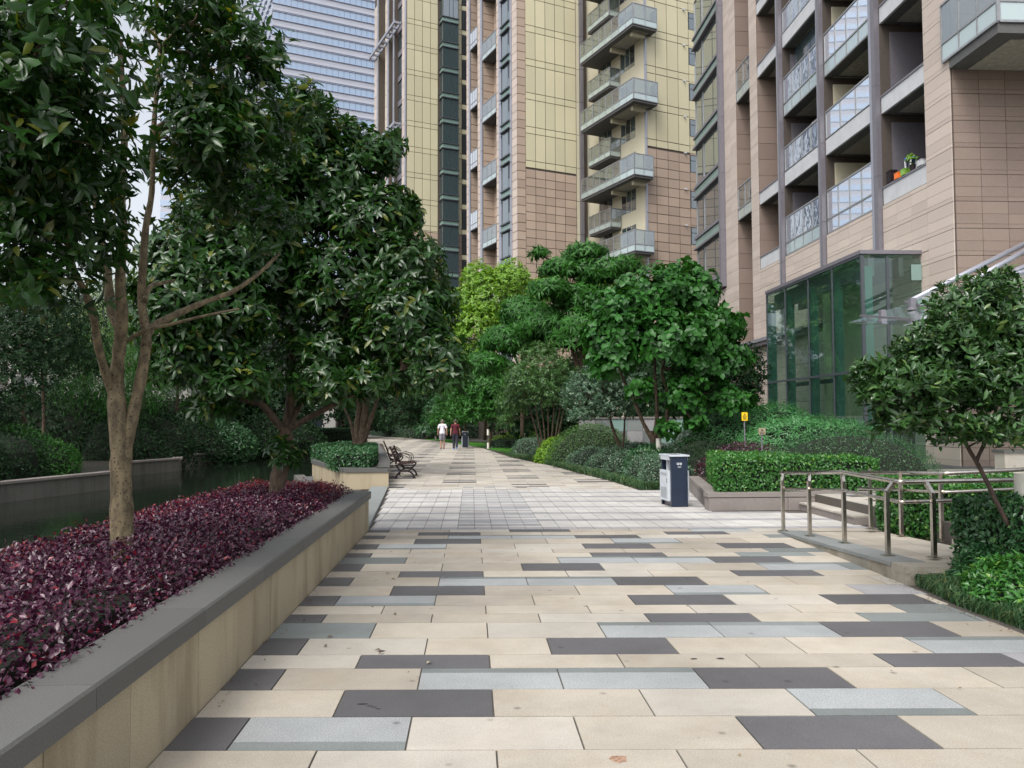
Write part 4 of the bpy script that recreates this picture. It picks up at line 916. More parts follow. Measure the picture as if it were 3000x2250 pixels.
for a, b_, dx in ((1.0, 1.28, .12), (3.15, 3.7, .1), (7.5, 7.95, .1), (10.5, 10.85, .1)):
    k = 2
    while ZB + k * SH < 50: part(mt_, 'pilaster_panel', (-dx, a, ZB + k * SH, -.001 + .0, b_, ZB + (k + 1) * SH - .04), 'metal_l'); k += 1
k = 2
while ZB + k * SH < 50:
    part(mt_, 'pilaster_panel', (6.28, -.22, ZB + k * SH, 6.62, .0, ZB + (k + 1) * SH - .04), 'metal'); part(mt_, 'pilaster_panel', (5.96, -.03, ZB + k * SH, 6.26, .0, ZB + (k + 1) * SH - .04), 'yelw')
    part(mt_, 'corner_trim', (7.10, -9.16, ZB + k * SH, 7.24, -8.95, ZB + (k + 1) * SH - .04), 'metal_l'); k += 1
# wrap-round and small balconies
for j, zb in enumerate((39.21, 33.14, 27.07, 21.0, 14.93)):
    o = sub(mt_, 'balcony'); u0, u1, v0, v1 = -10.09, -1.95, 5.28, 7.62; v1_ = v1 if j < 3 else 7.1
    sb = MB(); sb.prism([(v0 + .03, u0 + .03), (v1_, u0 + .03), (v1_, -9.12), (7.05, -9.12), (7.05, -8.9), (7.20, -8.9), (7.20, u1), (v0 + .03, u1)], zb - .16, zb + .02, 'slab'); sb.build('slab', o)
    sb = MB(); sb.box((v0 + .5, u0 + .5, zb - .19, 7.2, u1 - 4.4, zb - .163), 'soffit'); sb.box((v0 + .5, u0 + .8, zb - .5, 7.0, u0 + 1.1, zb - .192), 'yelw'); sb.box((v0 + .5, u1 - 4.3, zb - .5, 7.2, u1 - 4.0, zb - .165), 'yelw'); sb.build('soffit', o)
    railing(o, (v0, u1), (v0, u0), zb + .04, zb + .55, zb + 1.7, 8, 'gclear' if j else 'gclear', 'gfrost'); railing(o, (v0 + .03, u0), (v1_, u0), zb + .04, zb + .55, zb + 1.7, 2, 'gclear', 'gfrost'); railing(o, (v1_, u0 + .03), (v1_, -9.15), zb + .04, zb + .55, zb + 1.7, 1, 'gclear', 'gfrost')
for zb in (42.2, 36.2, 30.1, 24.04, 17.97):
    o = sub(mt_, 'balcony'); u0, u1, v0 = -5.3, -1.8, 6.15
    part(o, 'slab', (v0 + .03, u0 + .03, zb - .14, 7.2, u1, zb + .02), 'slab'); railing(o, (v0, u1), (v0, u0), zb + .04, zb + .5, zb + 1.6, 4, 'gclear', 'gfrost'); railing(o, (v0 + .03, u0), (7.18, u0), zb + .04, zb + .5, zb + 1.6, 1, 'gclear', 'gfrost')
for a, b_, lev in ((4.35, 7.45, (12.0, 17.95, 24.0, 30.1, 36.15, 42.2)), (8.75, 10.45, (14.2, 20.3, 26.35, 32.4, 38.45, 44.5))):
    for zb in lev:
        o = sub(mt_, 'balcony'); part(o, 'slab', (.0, a, zb, 1.2, b_, zb + .18), 'slab'); railing(o, (-.05, b_), (-.05, a), zb + .1, zb + .6, zb + 1.8, 3, 'gclear' if a < 5 else 'gmirror', 'gfrost' if a < 5 else 'gmirror')
k = 2
while ZB + k * SH < 46:
    part(mt_, 'recess_door', (1.15, 4.8, ZB + k * SH + .3, 1.195, 6.2, ZB + k * SH + 2.5), 'gwinb'); k += 1
pieces(mt_, 'cladding_panel', [((1.16, 6.3, z, 1.199, 7.5, z + .72), 'pink') for z in np.arange(Z0, Z1, .76)], 30)
# trellis on one balcony
tr_ = MB()
for i in range(9): tr_.bar((0, i * .14, 0), (0, i * .14 + .6, 1.3), .02, .03, 'wood'); tr_.bar((0.02, i * .14 + .6, 0), (0.02, i * .14, 1.3), .02, .03, 'wood')
o = tr_.build('trellis', mt_, loc=(6.1, -3.4, 27.4))

lt = empty('apartment_tower', (-7.56, 93.08, 0), .399, 'more distant yellow and pink apartment tower with dark glazed bay column, left of centre', 'tower block')
hb = MB(); hb.box((.9, .002, 0, 9.5, 14, 66), 'wjoint')
for a, b_ in ((0.002, 1.5), (4.6, 4.95), (6.8, 8.3), (11.4, 13.2)): hb.box((.002, a, 0, .9, b_, 66), 'wjoint')
hb.build('wall', lt)
its = yellow_face(0, 0, [.05, .99, 1.97, 2.97, 3.9], Z0, 56, 23.74) + yellow_face(0, 0, [6.2, 6.95], Z0, 56, 23.74)
pieces(lt, 'cladding_panel', its, 200)
ls = strip('x', .9, 4.95, 6.8, Z0, 56, 'yel', 1.52) + strip('x', .9, 8.3, 11.4, Z0, 56, 'yel', 1.52) + strip('x', 0, .45, 1.5, Z0, 56, 'pinkl', 1.52) + strip('x', 0, 7.4, 8.3, Z0, 56, 'pinkl', 1.52) + strip('x', 0, 12.0, 13.2, Z0, 56, 'pinkl', 1.52)
pieces(lt, 'side_panel', ls, 90)
k = 2
while ZB + k * SH < 56:
    b0 = ZB + k * SH
    for a, b_ in ((.0, .42), (4.6, 4.95), (6.8, 7.3), (11.4, 11.9)): part(lt, 'pilaster_panel', (-.10, a, b0, -.001, b_, b0 + SH - .04), 'metal_l')
    wn = sub(lt, 'window'); part(wn, 'frame', (.5, 1.6, b0 + .8, .88, 4.5, b0 + 3.0), 'wframe'); part(wn, 'pane', (.45, 1.8, b0 + .9, .48, 4.3, b0 + 2.9), 'gwinb'); part(lt, 'spandrel_panel', (.4, 1.6, b0 + .1, .88, 4.5, b0 + .75), 'metal')
    # glazed bay
    part(lt, 'spandrel_panel', (4.15, -1.0, b0 + .15, 6.12, -.002, b0 + .58), 'green')
    for c0 in (.0, .6): part(lt, 'cornice', (4.05, -1.12, b0 + c0, 6.2, -.002, b0 + c0 + .12), 'wframe')
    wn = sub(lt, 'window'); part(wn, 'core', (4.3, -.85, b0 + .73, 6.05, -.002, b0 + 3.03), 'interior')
    for a, b_ in ((4.22, 4.95), (5.0, 5.45), (5.5, 6.08)): part(wn, 'pane', (a, -1.0, b0 + .75, b_, -.98, b0 + 3.0), 'gwinb')
    part(wn, 'pane', (4.17, -.95, b0 + .75, 4.19, -.1, b0 + 3.0), 'gwinb')
    for q_ in range(random.randint(1, 3)): cx_ = random.uniform(4.4, 5.8); part(wn, 'curtain', (cx_, -.93, b0 + .8, cx_ + random.uniform(.08, .25), -.90, b0 + 2.95), 'soffit' if random.random() < .6 else 'panel')
    for a in (4.17, 4.96, 5.46, 6.09): part(wn, 'frame', (a, -1.02, b0 + .73, a + .05, -.96, b0 + 3.02), 'wframe')
    # louvres
    lv = MB(); 
    for s in range(14): lv.box((6.98, -.12, b0 + .05 + s * .165, 7.28, -.02, b0 + .13 + s * .165), 'wframe'); lv.box((7.34, -.12, b0 + .05 + s * .165, 7.9, -.02, b0 + .13 + s * .165), 'wframe')
    lv.build('louvre', lt, kind='stuff'); part(lt, 'side_panel', (6.98, -.05, b0 + 2.45, 7.9, 0, b0 + 3.0), 'yel'); k += 1
for zb in (48.9, 36.7, 24.6):
    o = sub(lt, 'pergola_frame'); part(o, 'beam', (-.9, 1.9, zb, -.75, 13.1, zb + .35), 'metal_l'); part(o, 'beam', (-.12, 1.9, zb, .0, 13.1, zb + .35), 'metal_l')
    for s in range(9): part(o, 'rung', (-.75, 2.0 + s * 1.35, zb + .05, -.12, 2.25 + s * 1.35, zb + .3), 'metal_l')

# ---- office tower
ot = empty('office_tower', (-50.5, 204.2, 0), .399, 'tall blue glass office tower with pale horizontal bands behind the left tree', 'office tower')
hb = MB(); hb.box((.3, .3, 0, 60, 70, 150), 'towerm'); hb.build('core', ot)
panes, bands = [], []
for k in range(10, 33):
    zb = 108.23 - 26 * 4.06 + k * 4.06 - 4.06
    part(ot, 'spandrel_band', (-.05, -.06, zb + 2.35, 40, .3, zb + 3.14), 'tower'); part(ot, 'spandrel_band', (-.05, -.06, zb + 3.18, 40, .3, zb + 3.98), 'tower'); part(ot, 'band_rail', (-.2, -.3, zb + 3.98, 40, .3, zb + 4.08), 'towerm'); part(ot, 'band_rail', (-.1, -.18, zb + 1.95, 40, .3, zb + 2.06), 'towerm')
    part(ot, 'spandrel_band', (-.06, .31, zb + 2.35, .3, 65, zb + 3.9), 'tower')
    for i in range(24):
        panes.append(((.1 + 1.53 * i, .0, zb + .06, .1 + 1.53 * i + 1.46, .29, zb + 1.93), 'goffice')); panes.append(((.1 + 1.53 * i, .05, zb + 2.08, .1 + 1.53 * i + 1.46, .29, zb + 2.33), 'gofficed'))
    for i in range(20): bands.append(((-.3, .6 + 3.2 * i, zb + 1.2, -.07, .6 + 3.2 * i + 2.1, zb + 2.3), 'tower')); bands.append(((.0, .4 + 3.2 * i, zb + .1, .29, .4 + 3.2 * i + 3.0, zb + 2.3), 'goffice'))
    part(ot, 'mullion_line', (-.0, -.02, zb, .08, .3, zb + 2.3), 'tower')
pieces(ot, 'pane', panes, 260); pieces(ot, 'side_pane', bands, 40)
dt = empty('distant_tower', (-78, 205, 0), .2, 'pale distant high-rise seen through the leaves of the left tree', 'tower block')
hb = MB(); hb.box((0, 0, 0, 13, 25, 120), 'tower')
hb.build('wall', dt)
for k in range(8, 38): part(dt, 'window_band', (-.1, -.1, k * 3.1, 13.1, .0, k * 3.1 + 1.5), 'goffice')
lo = empty('low_building', (-42, 70, 0), .1, 'low pale building with window bands behind the trees across the pond', 'building')
hb = MB(); hb.box((0, 0, 0, 30, 12, 9.5), 'concrete'); hb.build('wall', lo)
for k in range(3):
    for i in range(12): part(lo, 'window', (.8 + i * 2.4, -.05, 1 + k * 3, .8 + i * 2.4 + 1.6, -.001, 2.6 + k * 3), 'gwin')
# green-grey tiled garden wall behind the shrubs
gw = empty('garden_wall', (4.8, 36, 0), 0, 'low garden wall of green and grey tiles behind the round shrub', 'wall')
for r_ in range(3):
    for k in range(14): part(gw, 'tile', (k * .72 + .01, 0, .1 + r_ * .55, k * .72 + .71, .2, .64 + r_ * .55), ('green', 'ggrey', 'mgrey', 'ggrey')[(k * 7 + r_ * 5) % 4])
part(gw, 'cap_stone', (-.05, -.05, 1.75, 10.2, .26, 1.83), 'pgran'); part(gw, 'core', (0, .02, 0, 10.1, .19, 1.74), 'wjoint')
# ---------------------------------------------------------------- planting
def Pb(px, py, Y, rx, ry=None, rz=None, w_=1.0):
    """crown blob centred on the sight line through a photo pixel at distance Y, radii in metres"""
    c = PY(px, py, Y); return (c[0], c[1], c[2], rx, ry or rx, rz or rx, w_)
# -- near left tree (mottled trunk, many stems)
Y = 6.5
def st_(pts, Y0, Y1=None):
    Y1 = Y0 if Y1 is None else Y1; n = len(pts); return [PY(x, y, Y0 + (Y1 - Y0) * i / max(1, n - 1)) for i, (x, y) in enumerate(pts)]
base = PY(363, 1668, Y)
stems = [
    (st_([(363, 1680), (358, 1560), (355, 1420), (350, 1300), (342, 1180), (335, 1110)], Y), .094, .062),
    (st_([(337, 1130), (350, 1020), (356, 930), (352, 820), (360, 700), (355, 560), (365, 380), (350, 120)], Y, 6.0), .058, .018),
    (st_([(350, 960), (325, 900), (318, 830), (305, 740), (280, 600), (262, 420), (240, 180)], Y, 6.8), .045, .015),
    (st_([(330, 1150), (308, 1090), (285, 1000), (272, 920), (240, 840), (210, 770), (190, 650), (150, 450)], Y, 5.6), .038, .015),
    (st_([(356, 1430), (366, 1340), (378, 1270), (395, 1190), (418, 1080), (428, 990), (415, 880), (420, 760), (428, 660), (445, 560), (450, 380), (470, 150)], Y, 6.6), .056, .016),
    (st_([(428, 1010), (445, 960), (520, 920), (600, 885), (680, 855), (760, 800), (820, 740)], Y, 7.2), .035, .012),
    (st_([(362, 1005), (420, 970), (500, 950), (600, 925), (700, 905)], Y, 6.4), .018, .008),
    (st_([(424, 880), (440, 840), (470, 830), (510, 822)], Y, 6.9), .022, .012),
]
blobs = [Pb(60, 620, 5.6, .75), Pb(0, 350, 4.8, .75), Pb(110, 140, 4.6, .6), Pb(190, 480, 6.0, .45), Pb(120, 820, 5.4, .4, .5, .28, .8), Pb(130, -60, 5.5, .65), Pb(570, 60, 6.2, .48), Pb(620, 300, 6.6, .52), Pb(600, 510, 7.0, .45),
         Pb(730, 170, 6.4, .36), Pb(720, 420, 6.8, .55), Pb(430, 60, 6.8, .5, .5, .5, .3), Pb(400, 300, 7.2, .5, .5, .5, .26), Pb(440, 480, 7.0, .3, .4, .3, .3), Pb(660, 600, 7.0, .5, .6, .3), Pb(770, 60, 6.8, .24), Pb(280, 560, 6.4, .35, .5, .25, .5), Pb(100, 500, 5.0, .6), Pb(130, 300, 5.2, .5), Pb(660, 60, 6.6, .42), Pb(590, 420, 6.2, .42), Pb(230, 680, 5.8, .35, .4, .25, .7), Pb(790, 240, 6.7, .24), Pb(840, 340, 7.4, .3), Pb(800, 700, 7.2, .32), Pb(900, 300, 7.6, .25, .3, .2), Pb(640, 430, 6.4, .5),  Pb(160, 720, 5.4, .45, .5, .3), Pb(40, 850, 5.2, .35, .5, .25), Pb(540, 650, 7.4, .35, .5, .22, .4),
         Pb(-150, 500, 5.5, .9), Pb(-200, 100, 5.5, .9),  Pb(760, 640, 7.4, .45, .6, .3)]
tree('osmanthus_tree', 'multi-stemmed evergreen tree with pale spotted trunk in the purple bed, nearest on the left', base, stems, blobs, 'osm', 'barkm', 3400, 7, .122, .046, group=None, singles=240, seed=3, gap=.72, k=3.6, branch_r=.022, ntw=130, kw=dict(rd=True, up=.5, spread=(.7, 1.3), droop=.35, curl=.22), shell=.7)
# -- second left tree
Y = 11.0; base = PY(812, 1500, Y)
stems = [(st_([(812, 1505), (812, 1420), (832, 1340), (838, 1290), (835, 1250)], Y), .125, .085),
         (st_([(836, 1270), (790, 1210), (740, 1150), (700, 1060), (640, 960), (600, 860)], Y, 10.2), .055, .018),
         (st_([(836, 1260), (850, 1180), (858, 1080), (850, 960), (870, 820), (880, 650)], Y, 11.2), .07, .02),
         (st_([(838, 1250), (880, 1180), (905, 1100), (960, 1000), (1030, 880), (1060, 740)], Y, 11.6), .055, .016),
         (st_([(838, 1260), (930, 1210), (1010, 1170), (1100, 1120), (1180, 1080)], Y, 10.4), .045, .014),
         (st_([(760, 1185), (690, 1165), (640, 1130), (580, 1120)], Y, 10), .03, .012)]
blobs = [Pb(600, 900, 10.2, .85), Pb(700, 760, 10.6, .8), Pb(820, 640, 11, .9), Pb(960, 560, 11.2, .8), Pb(1080, 480, 11.2, .45, .5, .35), Pb(1080, 680, 11.2, .8), Pb(1180, 800, 11, .65), Pb(1180, 960, 10.8, .75), Pb(1260, 1040, 10.6, .55, .6, .4), Pb(1000, 860, 11.2, .95),
         Pb(820, 900, 11.5, 1.0), Pb(560, 1060, 10, .62, .7, .45), Pb(700, 1120, 10, .5, .6, .35), Pb(960, 1040, 11.2, .8, .8, .5), Pb(1100, 1120, 10.6, .5, .6, .28), Pb(540, 760, 10.2, .55), Pb(900, 420, 11.5, .5), Pb(830, 1340, 10.9, .26, .26, .32, .9), Pb(1150, 620, 11.3, .4), Pb(520, 930, 9.6, .5), Pb(900, 380, 10.8, .5), Pb(800, 480, 10.6, .6), Pb(700, 600, 10.4, .6), Pb(470, 860, 9.8, .4), Pb(960, 1130, 10.8, .6, .6, .4), Pb(620, 1200, 10.2, .35, .4, .2), Pb(640, 1060, 10.4, .6), Pb(640, 640, 10.4, .6), Pb(1230, 900, 10.8, .5), Pb(1300, 1100, 10.4, .35, .4, .3), Pb(1020, 400, 11.3, .35, .4, .25), Pb(1130, 420, 11.2, .28, .3, .15)]
tree('osmanthus_tree', 'dark glossy evergreen tree with leaning trunk further along the purple bed', base, stems, blobs, 'osm', 'barkd', 6400, 7, .15, .056, singles=60, seed=5, gap=.3, k=3.0, branch_r=.03, ntw=110, kw=dict(rd=True, up=.35, droop=.5, curl=.25))
# -- third tree in the far planter
Y = 27.0; base = PY(1060, 1318, Y)
stems = [(st_([(1060, 1320), (1062, 1260), (1070, 1200), (1075, 1130), (1070, 1050)], Y), .16, .07), (st_([(1048, 1320), (1045, 1250), (1052, 1190), (1040, 1120), (1020, 1050)], Y), .12, .06),
         (st_([(1066, 1290), (1085, 1230), (1110, 1160), (1140, 1100)], Y), .10, .04), (st_([(1042, 1320), (1028, 1240), (1000, 1180)], Y), .07, .03)]
blobs = [Pb(1000, 1100, 26, 1.5, 1.5, 1.0), Pb(1110, 1060, 26, 1.6, 1.5, 1.2), Pb(1210, 1130, 25, 1.1, 1.3, .8), Pb(940, 1160, 25, 1.0, 1.0, .7), Pb(1050, 960, 27, 1.6), Pb(1160, 960, 28, 1.5)]
tree('osmanthus_tree', 'multi-stemmed dark evergreen tree in the far planter beside the benches', base, stems, blobs, 'osm', 'barkd', 2600, 6, .17, .07, seed=9, branch_r=.05, ntw=50, kw=dict(up=.3, droop=.5))
# -- right foreground small tree with thin leaning trunk
Y = 7.6; base = PY(3060, 1720, Y)
stems = [(st_([(3060, 1720), (2995, 1600), (2945, 1520), (2905, 1440), (2870, 1370), (2835, 1310), (2790, 1220), (2760, 1120)], Y), .027, .016),
         (st_([(2860, 1350), (2900, 1260), (2930, 1150), (2960, 1000)], Y, 7.9), .02, .01), (st_([(2800, 1240), (2720, 1180), (2640, 1150)], Y, 7.2), .015, .007)]
blobs = [Pb(2640, 1130, 7.3, .36, .45, .28), Pb(2720, 1050, 7.5, .36), Pb(2840, 920, 7.7, .42), Pb(2920, 840, 7.9, .22), Pb(2950, 960, 7.8, .5), Pb(2790, 1150, 7.4, .45), Pb(2930, 1160, 7.5, .5), Pb(2640, 1230, 7.3, .3, .3, .22), Pb(2550, 1110, 7.3, .22), Pb(2790, 1010, 7.3, .4), Pb(2850, 1270, 7.3, .35, .4, .2), Pb(2980, 1270, 7.5, .35, .4, .2), Pb(3080, 1050, 7.7, .5), Pb(2850, 1070, 7.9, .6), Pb(2700, 1240, 7.4, .28, .3, .2), Pb(2560, 1160, 7.2, .2)]
tree('osmanthus_tree', 'small glossy evergreen tree with thin dark leaning trunk behind the ramp railing', base, stems, blobs, 'mag', 'barkr', 2600, 7, .10, .038, singles=100, seed=11, branch_r=.010, ntw=110, kw=dict(rd=True, up=.7, spread=(.6, 1.25), curl=.15), shell=.6)
# -- broad-leaved tree right of centre
Y = 24.0; base = PY(1925, 1385, Y)
stems = [(st_([(1925, 1390), (1925, 1340), (1918, 1300), (1905, 1265)], Y), .14, .10), (st_([(1912, 1290), (1885, 1240), (1860, 1180), (1830, 1120), (1800, 1040)], Y), .07, .03), (st_([(1916, 1290), (1925, 1220), (1920, 1120), (1915, 1000)], Y), .08, .03),
         (st_([(1920, 1300), (1950, 1240), (1955, 1150), (1940, 1080), (1990, 960)], Y), .075, .03)]
blobs = [Pb(1830, 960, 23.6, 1.1), Pb(1930, 880, 24, 1.1), Pb(2030, 880, 24.3, 1.0), Pb(1990, 830, 24.5, .75), Pb(1800, 1050, 23.6, .9), Pb(2080, 980, 24, 1.0), Pb(1940, 1010, 23.4, 1.2), Pb(2060, 1090, 23.6, 1.0, 1.0, .9), Pb(2140, 1060, 24, .7, .8, .6), Pb(2120, 1180, 23.6, .6, .6, .6), Pb(1880, 1150, 23, .45, .5, .5), Pb(2000, 1170, 23.2, .65, .7, .65), Pb(2040, 1240, 23.2, .4, .4, .35), Pb(1780, 900, 24, .6), Pb(1850, 870, 24, .7), Pb(2140, 960, 24.2, .55), Pb(2170, 1180, 23.6, .5, .6, .4), Pb(2040, 1000, 23, .8), Pb(1740, 980, 23.8, .45), Pb(1960, 1260, 23, .35, .4, .3), Pb(1760, 1090, 23.4, .4)]
tree('broadleaf_tree', 'round-topped tree with big heart-shaped leaves behind the litter bin', base, stems, blobs, 'big', 'barkd', 2600, 5, .22, .17, seed=13, branch_r=.05, ntw=60, kw=dict(rd=True, up=.25, droop=.5, spread=(.9, 1.5), curl=.2), shell=.6)
# -- dark tree just behind it on the right
base = PY(2130, 1330, 27); blobs = [Pb(2110, 1130, 27, 1.3), Pb(2170, 1080, 27.5, .9), Pb(2150, 1200, 27, 1.0), Pb(2050, 1180, 27, 1.2), Pb(2200, 1130, 27.5, .5)]
tree('evergreen_tree', 'dark dense small-leaved tree close to the left end of the lobby', base, [(st_([(2130, 1340), (2120, 1280), (2110, 1200)], 27), .12, .06)], blobs, 'darkl', 'barkd', 2000, 6, .14, .07, seed=14, ntw=20, kw=dict(up=.3, droop=.4))
# -- pale-leaved small tree left of the broad-leaved tree
Y = 27; base = PY(1825, 1390, Y)
tree('photinia_tree', 'small grey-green tree with thin forked trunk between round shrub and broad-leaved tree', base, [(st_([(1828, 1400), (1825, 1350), (1815, 1310), (1800, 1270), (1785, 1220)], Y), .085, .04), (st_([(1820, 1320), (1828, 1280), (1830, 1230)], Y), .05, .03)],
     [Pb(1720, 1160, 27, .95), Pb(1770, 1110, 27, .9), Pb(1790, 1200, 27, .9, .9, .6), Pb(1700, 1220, 26.6, .55, .6, .4), Pb(1840, 1150, 27, .9)], 'varieg', 'barkd', 2200, 6, .10, .045, seed=15, ntw=50, kw=dict(up=.4, droop=.2))
# -- multi-stem tree
Y = 33; base = PY(1600, 1330, Y)
stems = [(st_([(1600 + dx, 1340), (1600 + dx * 1.6, 1290), (1595 + dx * 2.6, 1220), (1590 + dx * 3.6, 1150)], Y), .05, .02) for dx in (-14, -8, -2, 4, 10, 16, 20)]
tree('multistem_tree', 'bushy tree with a fan of many thin bare stems left of the round shrub', base, stems, [Pb(1560, 1150, 33, 1.6, 1.5, 1.2), Pb(1590, 1070, 33, 1.1), Pb(1500, 1190, 33, .8, .8, .7), Pb(1640, 1110, 33, .8), Pb(1530, 1120, 32, .9), Pb(1480, 1240, 32.5, .45), Pb(1640, 1170, 33, .6)], 'mid', 'barkd', 2600, 6, .12, .05, seed=17, ntw=80, kw=dict(up=.4, droop=.3))
# -- feathery dark trees in layers
def feather(px0, Y, bl, label, seed, m_='fern', tw=1500, base_py=1280, bk='barkd'):
    base = PY(px0, base_py, Y)
    cs = [PY(b_[0], b_[1], Y) for b_ in bl]
    stems = [([base, base + (PY(px0, 1100, Y) - base)], .11, .08)] + [([PY(px0, 1110, Y), (PY(px0, 1100, Y) + c) / 2 + np.array([0, 0, .3]), c], .09, .03) for c in cs[:5]]
    return tree('feathery_tree', label, base, stems, [Pb(x, y, Y + dy, r_, r_, r_ * fl) for x, y, dy, r_, fl in bl], m_, bk, tw, 9, .42, .10, seed=seed, ntw=60, kw=dict(up=.15, spread=(1.2, 1.6), droop=.45, curl=.35, fold=.05), shell=.5, branch_r=.06)
feather(1700, 40, [(1720, 740, 0, 1.1, .45), (1640, 790, 0, 1.1, .5), (1760, 800, 0, 1.6, .5), (1830, 780, -1, 1.0, .5), (1610, 850, -1, 1.2, .5), (1700, 880, 0, 1.7, .6), (1800, 900, 0, 1.5, .6), (1600, 960, 0, 1.5, .6), (1700, 980, -1, 1.8, .7), (1850, 860, 1, 1.2, .5), (1580, 740, 0, .5, .5), (1780, 1000, 0, 1.4, .7), (1690, 760, 1, .9, .5)], 'tall tree with layered feathery dark green foliage, its top in front of the balconies', 21, tw=2600)
feather(1530, 43, [(1530, 900, 0, 1.1, .5), (1550, 930, 0, 1.6, .6), (1480, 1000, -1, 1.5, .6), (1560, 1010, -1, 1.4, .6), (1420, 1070, -2, 1.2, .6)], 'dark feathery tree in front of the bright lime-green tree', 22, tw=2200)
# -- bright camphor
base = PY(1420, 1290, 52)
tree('camphor_tree', 'bright lime-green rounded tree below the middle tower', base, [(st_([(1420, 1290), (1425, 1150), (1430, 1000)], 52), .12, .08)],
     [Pb(1420, 880, 52, 1.9), Pb(1410, 825, 52, 1.3), Pb(1500, 815, 52.5, 1.3), Pb(1310, 940, 52, .9), Pb(1340, 1080, 51, 1.0), Pb(1300, 1050, 51, .9), Pb(1360, 900, 52, 1.4), Pb(1480, 850, 52, 1.6), Pb(1340, 960, 52, 1.2), Pb(1540, 880, 53, 1.6), Pb(1310, 1000, 52, .8), Pb(1400, 960, 51, 1.6), Pb(1380, 1060, 51, 1.3), Pb(1480, 960, 52, 1.8), Pb(1320, 930, 53, .9), Pb(1590, 850, 53, .9), Pb(1760, 830, 46, .7)], 'bright', 'barkd', 5200, 6, .22, .11, seed=25, ntw=30, kw=dict(up=.5, droop=.3), shell=.35)
# -- dark belt of trees behind the path
def belt(px, py, Y, r_, label, seed, m_='darkl', tw=1500, ln=.22, zr=1., nm='evergreen_tree', grp=None):
    base = PY(px, 1275, Y); base[2] = 0; R2 = r_
    bl = [Pb(px, py, Y, R2, R2, R2 * zr), Pb(px - 22 * R2, py + 25 * R2, Y, R2 * .7, R2 * .7, R2 * .55), Pb(px + 24 * R2, py + 20 * R2, Y - 1, R2 * .7, R2 * .7, R2 * .6), Pb(px + 6 * R2, py - 26 * R2, Y + 1, R2 * .6)]
    tree(nm, label, base, [([base, base + np.array([.1, 0, 1.6]), PY(px, py, Y)], .025 * R2 + .03, .04)], bl, m_, 'barkd', tw, 6, ln, ln * .42, seed=seed, ntw=16, kw=dict(up=.3, droop=.5), shell=.5, group=grp)
belt(1435, 1150, 49.5, 2.1, 'dark green drooping tree behind the white lamp post and bin', 31, 'fern', 2000, .28)
belt(1360, 1170, 62, 2.2, 'mid-green bushy tree directly behind the two walkers', 32, 'fern', 1700, .28)
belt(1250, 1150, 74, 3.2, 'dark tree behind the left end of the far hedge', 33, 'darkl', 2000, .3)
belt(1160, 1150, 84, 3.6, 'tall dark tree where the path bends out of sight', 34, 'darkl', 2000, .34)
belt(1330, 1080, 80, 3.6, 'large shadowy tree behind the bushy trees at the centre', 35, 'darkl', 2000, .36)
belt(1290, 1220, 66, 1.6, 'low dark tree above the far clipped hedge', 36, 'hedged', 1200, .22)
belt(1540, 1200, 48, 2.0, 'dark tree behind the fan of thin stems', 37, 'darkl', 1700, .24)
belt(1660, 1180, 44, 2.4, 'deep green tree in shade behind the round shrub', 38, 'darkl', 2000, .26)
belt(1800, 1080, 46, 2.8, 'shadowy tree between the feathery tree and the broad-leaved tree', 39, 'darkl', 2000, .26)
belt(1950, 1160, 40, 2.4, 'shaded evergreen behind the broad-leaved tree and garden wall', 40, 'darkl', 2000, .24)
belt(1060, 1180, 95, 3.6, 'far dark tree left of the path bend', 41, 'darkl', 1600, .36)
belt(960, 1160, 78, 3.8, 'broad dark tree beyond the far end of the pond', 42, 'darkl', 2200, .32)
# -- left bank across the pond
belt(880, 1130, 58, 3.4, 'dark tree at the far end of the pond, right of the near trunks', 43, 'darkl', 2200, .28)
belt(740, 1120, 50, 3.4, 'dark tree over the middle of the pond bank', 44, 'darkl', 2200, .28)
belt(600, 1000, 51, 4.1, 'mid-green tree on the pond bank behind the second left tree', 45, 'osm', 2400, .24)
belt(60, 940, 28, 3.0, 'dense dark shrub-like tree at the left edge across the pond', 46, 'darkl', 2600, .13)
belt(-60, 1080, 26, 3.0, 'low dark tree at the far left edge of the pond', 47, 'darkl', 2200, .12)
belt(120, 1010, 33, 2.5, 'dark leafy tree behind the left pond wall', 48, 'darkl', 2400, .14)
# willow and lime-lit bamboo behind
def drooper(px, py, Y, r_, label, seed, m_, cnt, nm, ln=.35):
    base = PY(px, 1275, Y); base[2] = 0; root = empty(nm, tuple(base), 0, label, 'tree')
    mb = MB(); top = PY(px, py, Y) - base; mb.tube([(0, 0, 0), tuple(top * .5), tuple(top)], [.14, .1, .05], 'barkd', 8); mb.build('trunk', root, smooth=True)
    bm = MB(); 
    for i in range(9): e = top + rand_dirs(1)[0] * np.array([r_, r_, r_ * .6]) * .8; limb(bm, top * rng.uniform(.5, 1), e, .04, .012, 'barkd', k=5, n=5)
    bm.build('branches', root, smooth=True)
    n_ = cnt; d = rand_dirs(n_); st0 = top + d * (rng.random(n_) ** .4)[:, None] * np.array([r_, r_, r_ * .8]); k = 9
    i = np.repeat(np.arange(n_), k); t_ = np.tile(np.arange(k), n_) / k
    P = st0[i] + d[i] * np.array([1, 1, 0]) * (t_ * .35)[:, None]; P[:, 2] -= t_ * (1.1 + .6 * rng.random(n_)[i]) * .9
    A = np.column_stack([rng.normal(size=len(P)) * .5, rng.normal(size=len(P)) * .5, -.8 + .3 * rng.normal(size=len(P))])
    link('crown', leaf_mesh('crown', leaf_arrays(P, A, rand_dirs(len(P)), ln * .45, ln * .07, .1, .1), m_), root, kind='stuff')
drooper(420, 900, 41, 3.0, 'pale willow with hanging narrow leaves seen between the near stems', 51, 'willow', 1500, 'willow_tree', ln=.48)
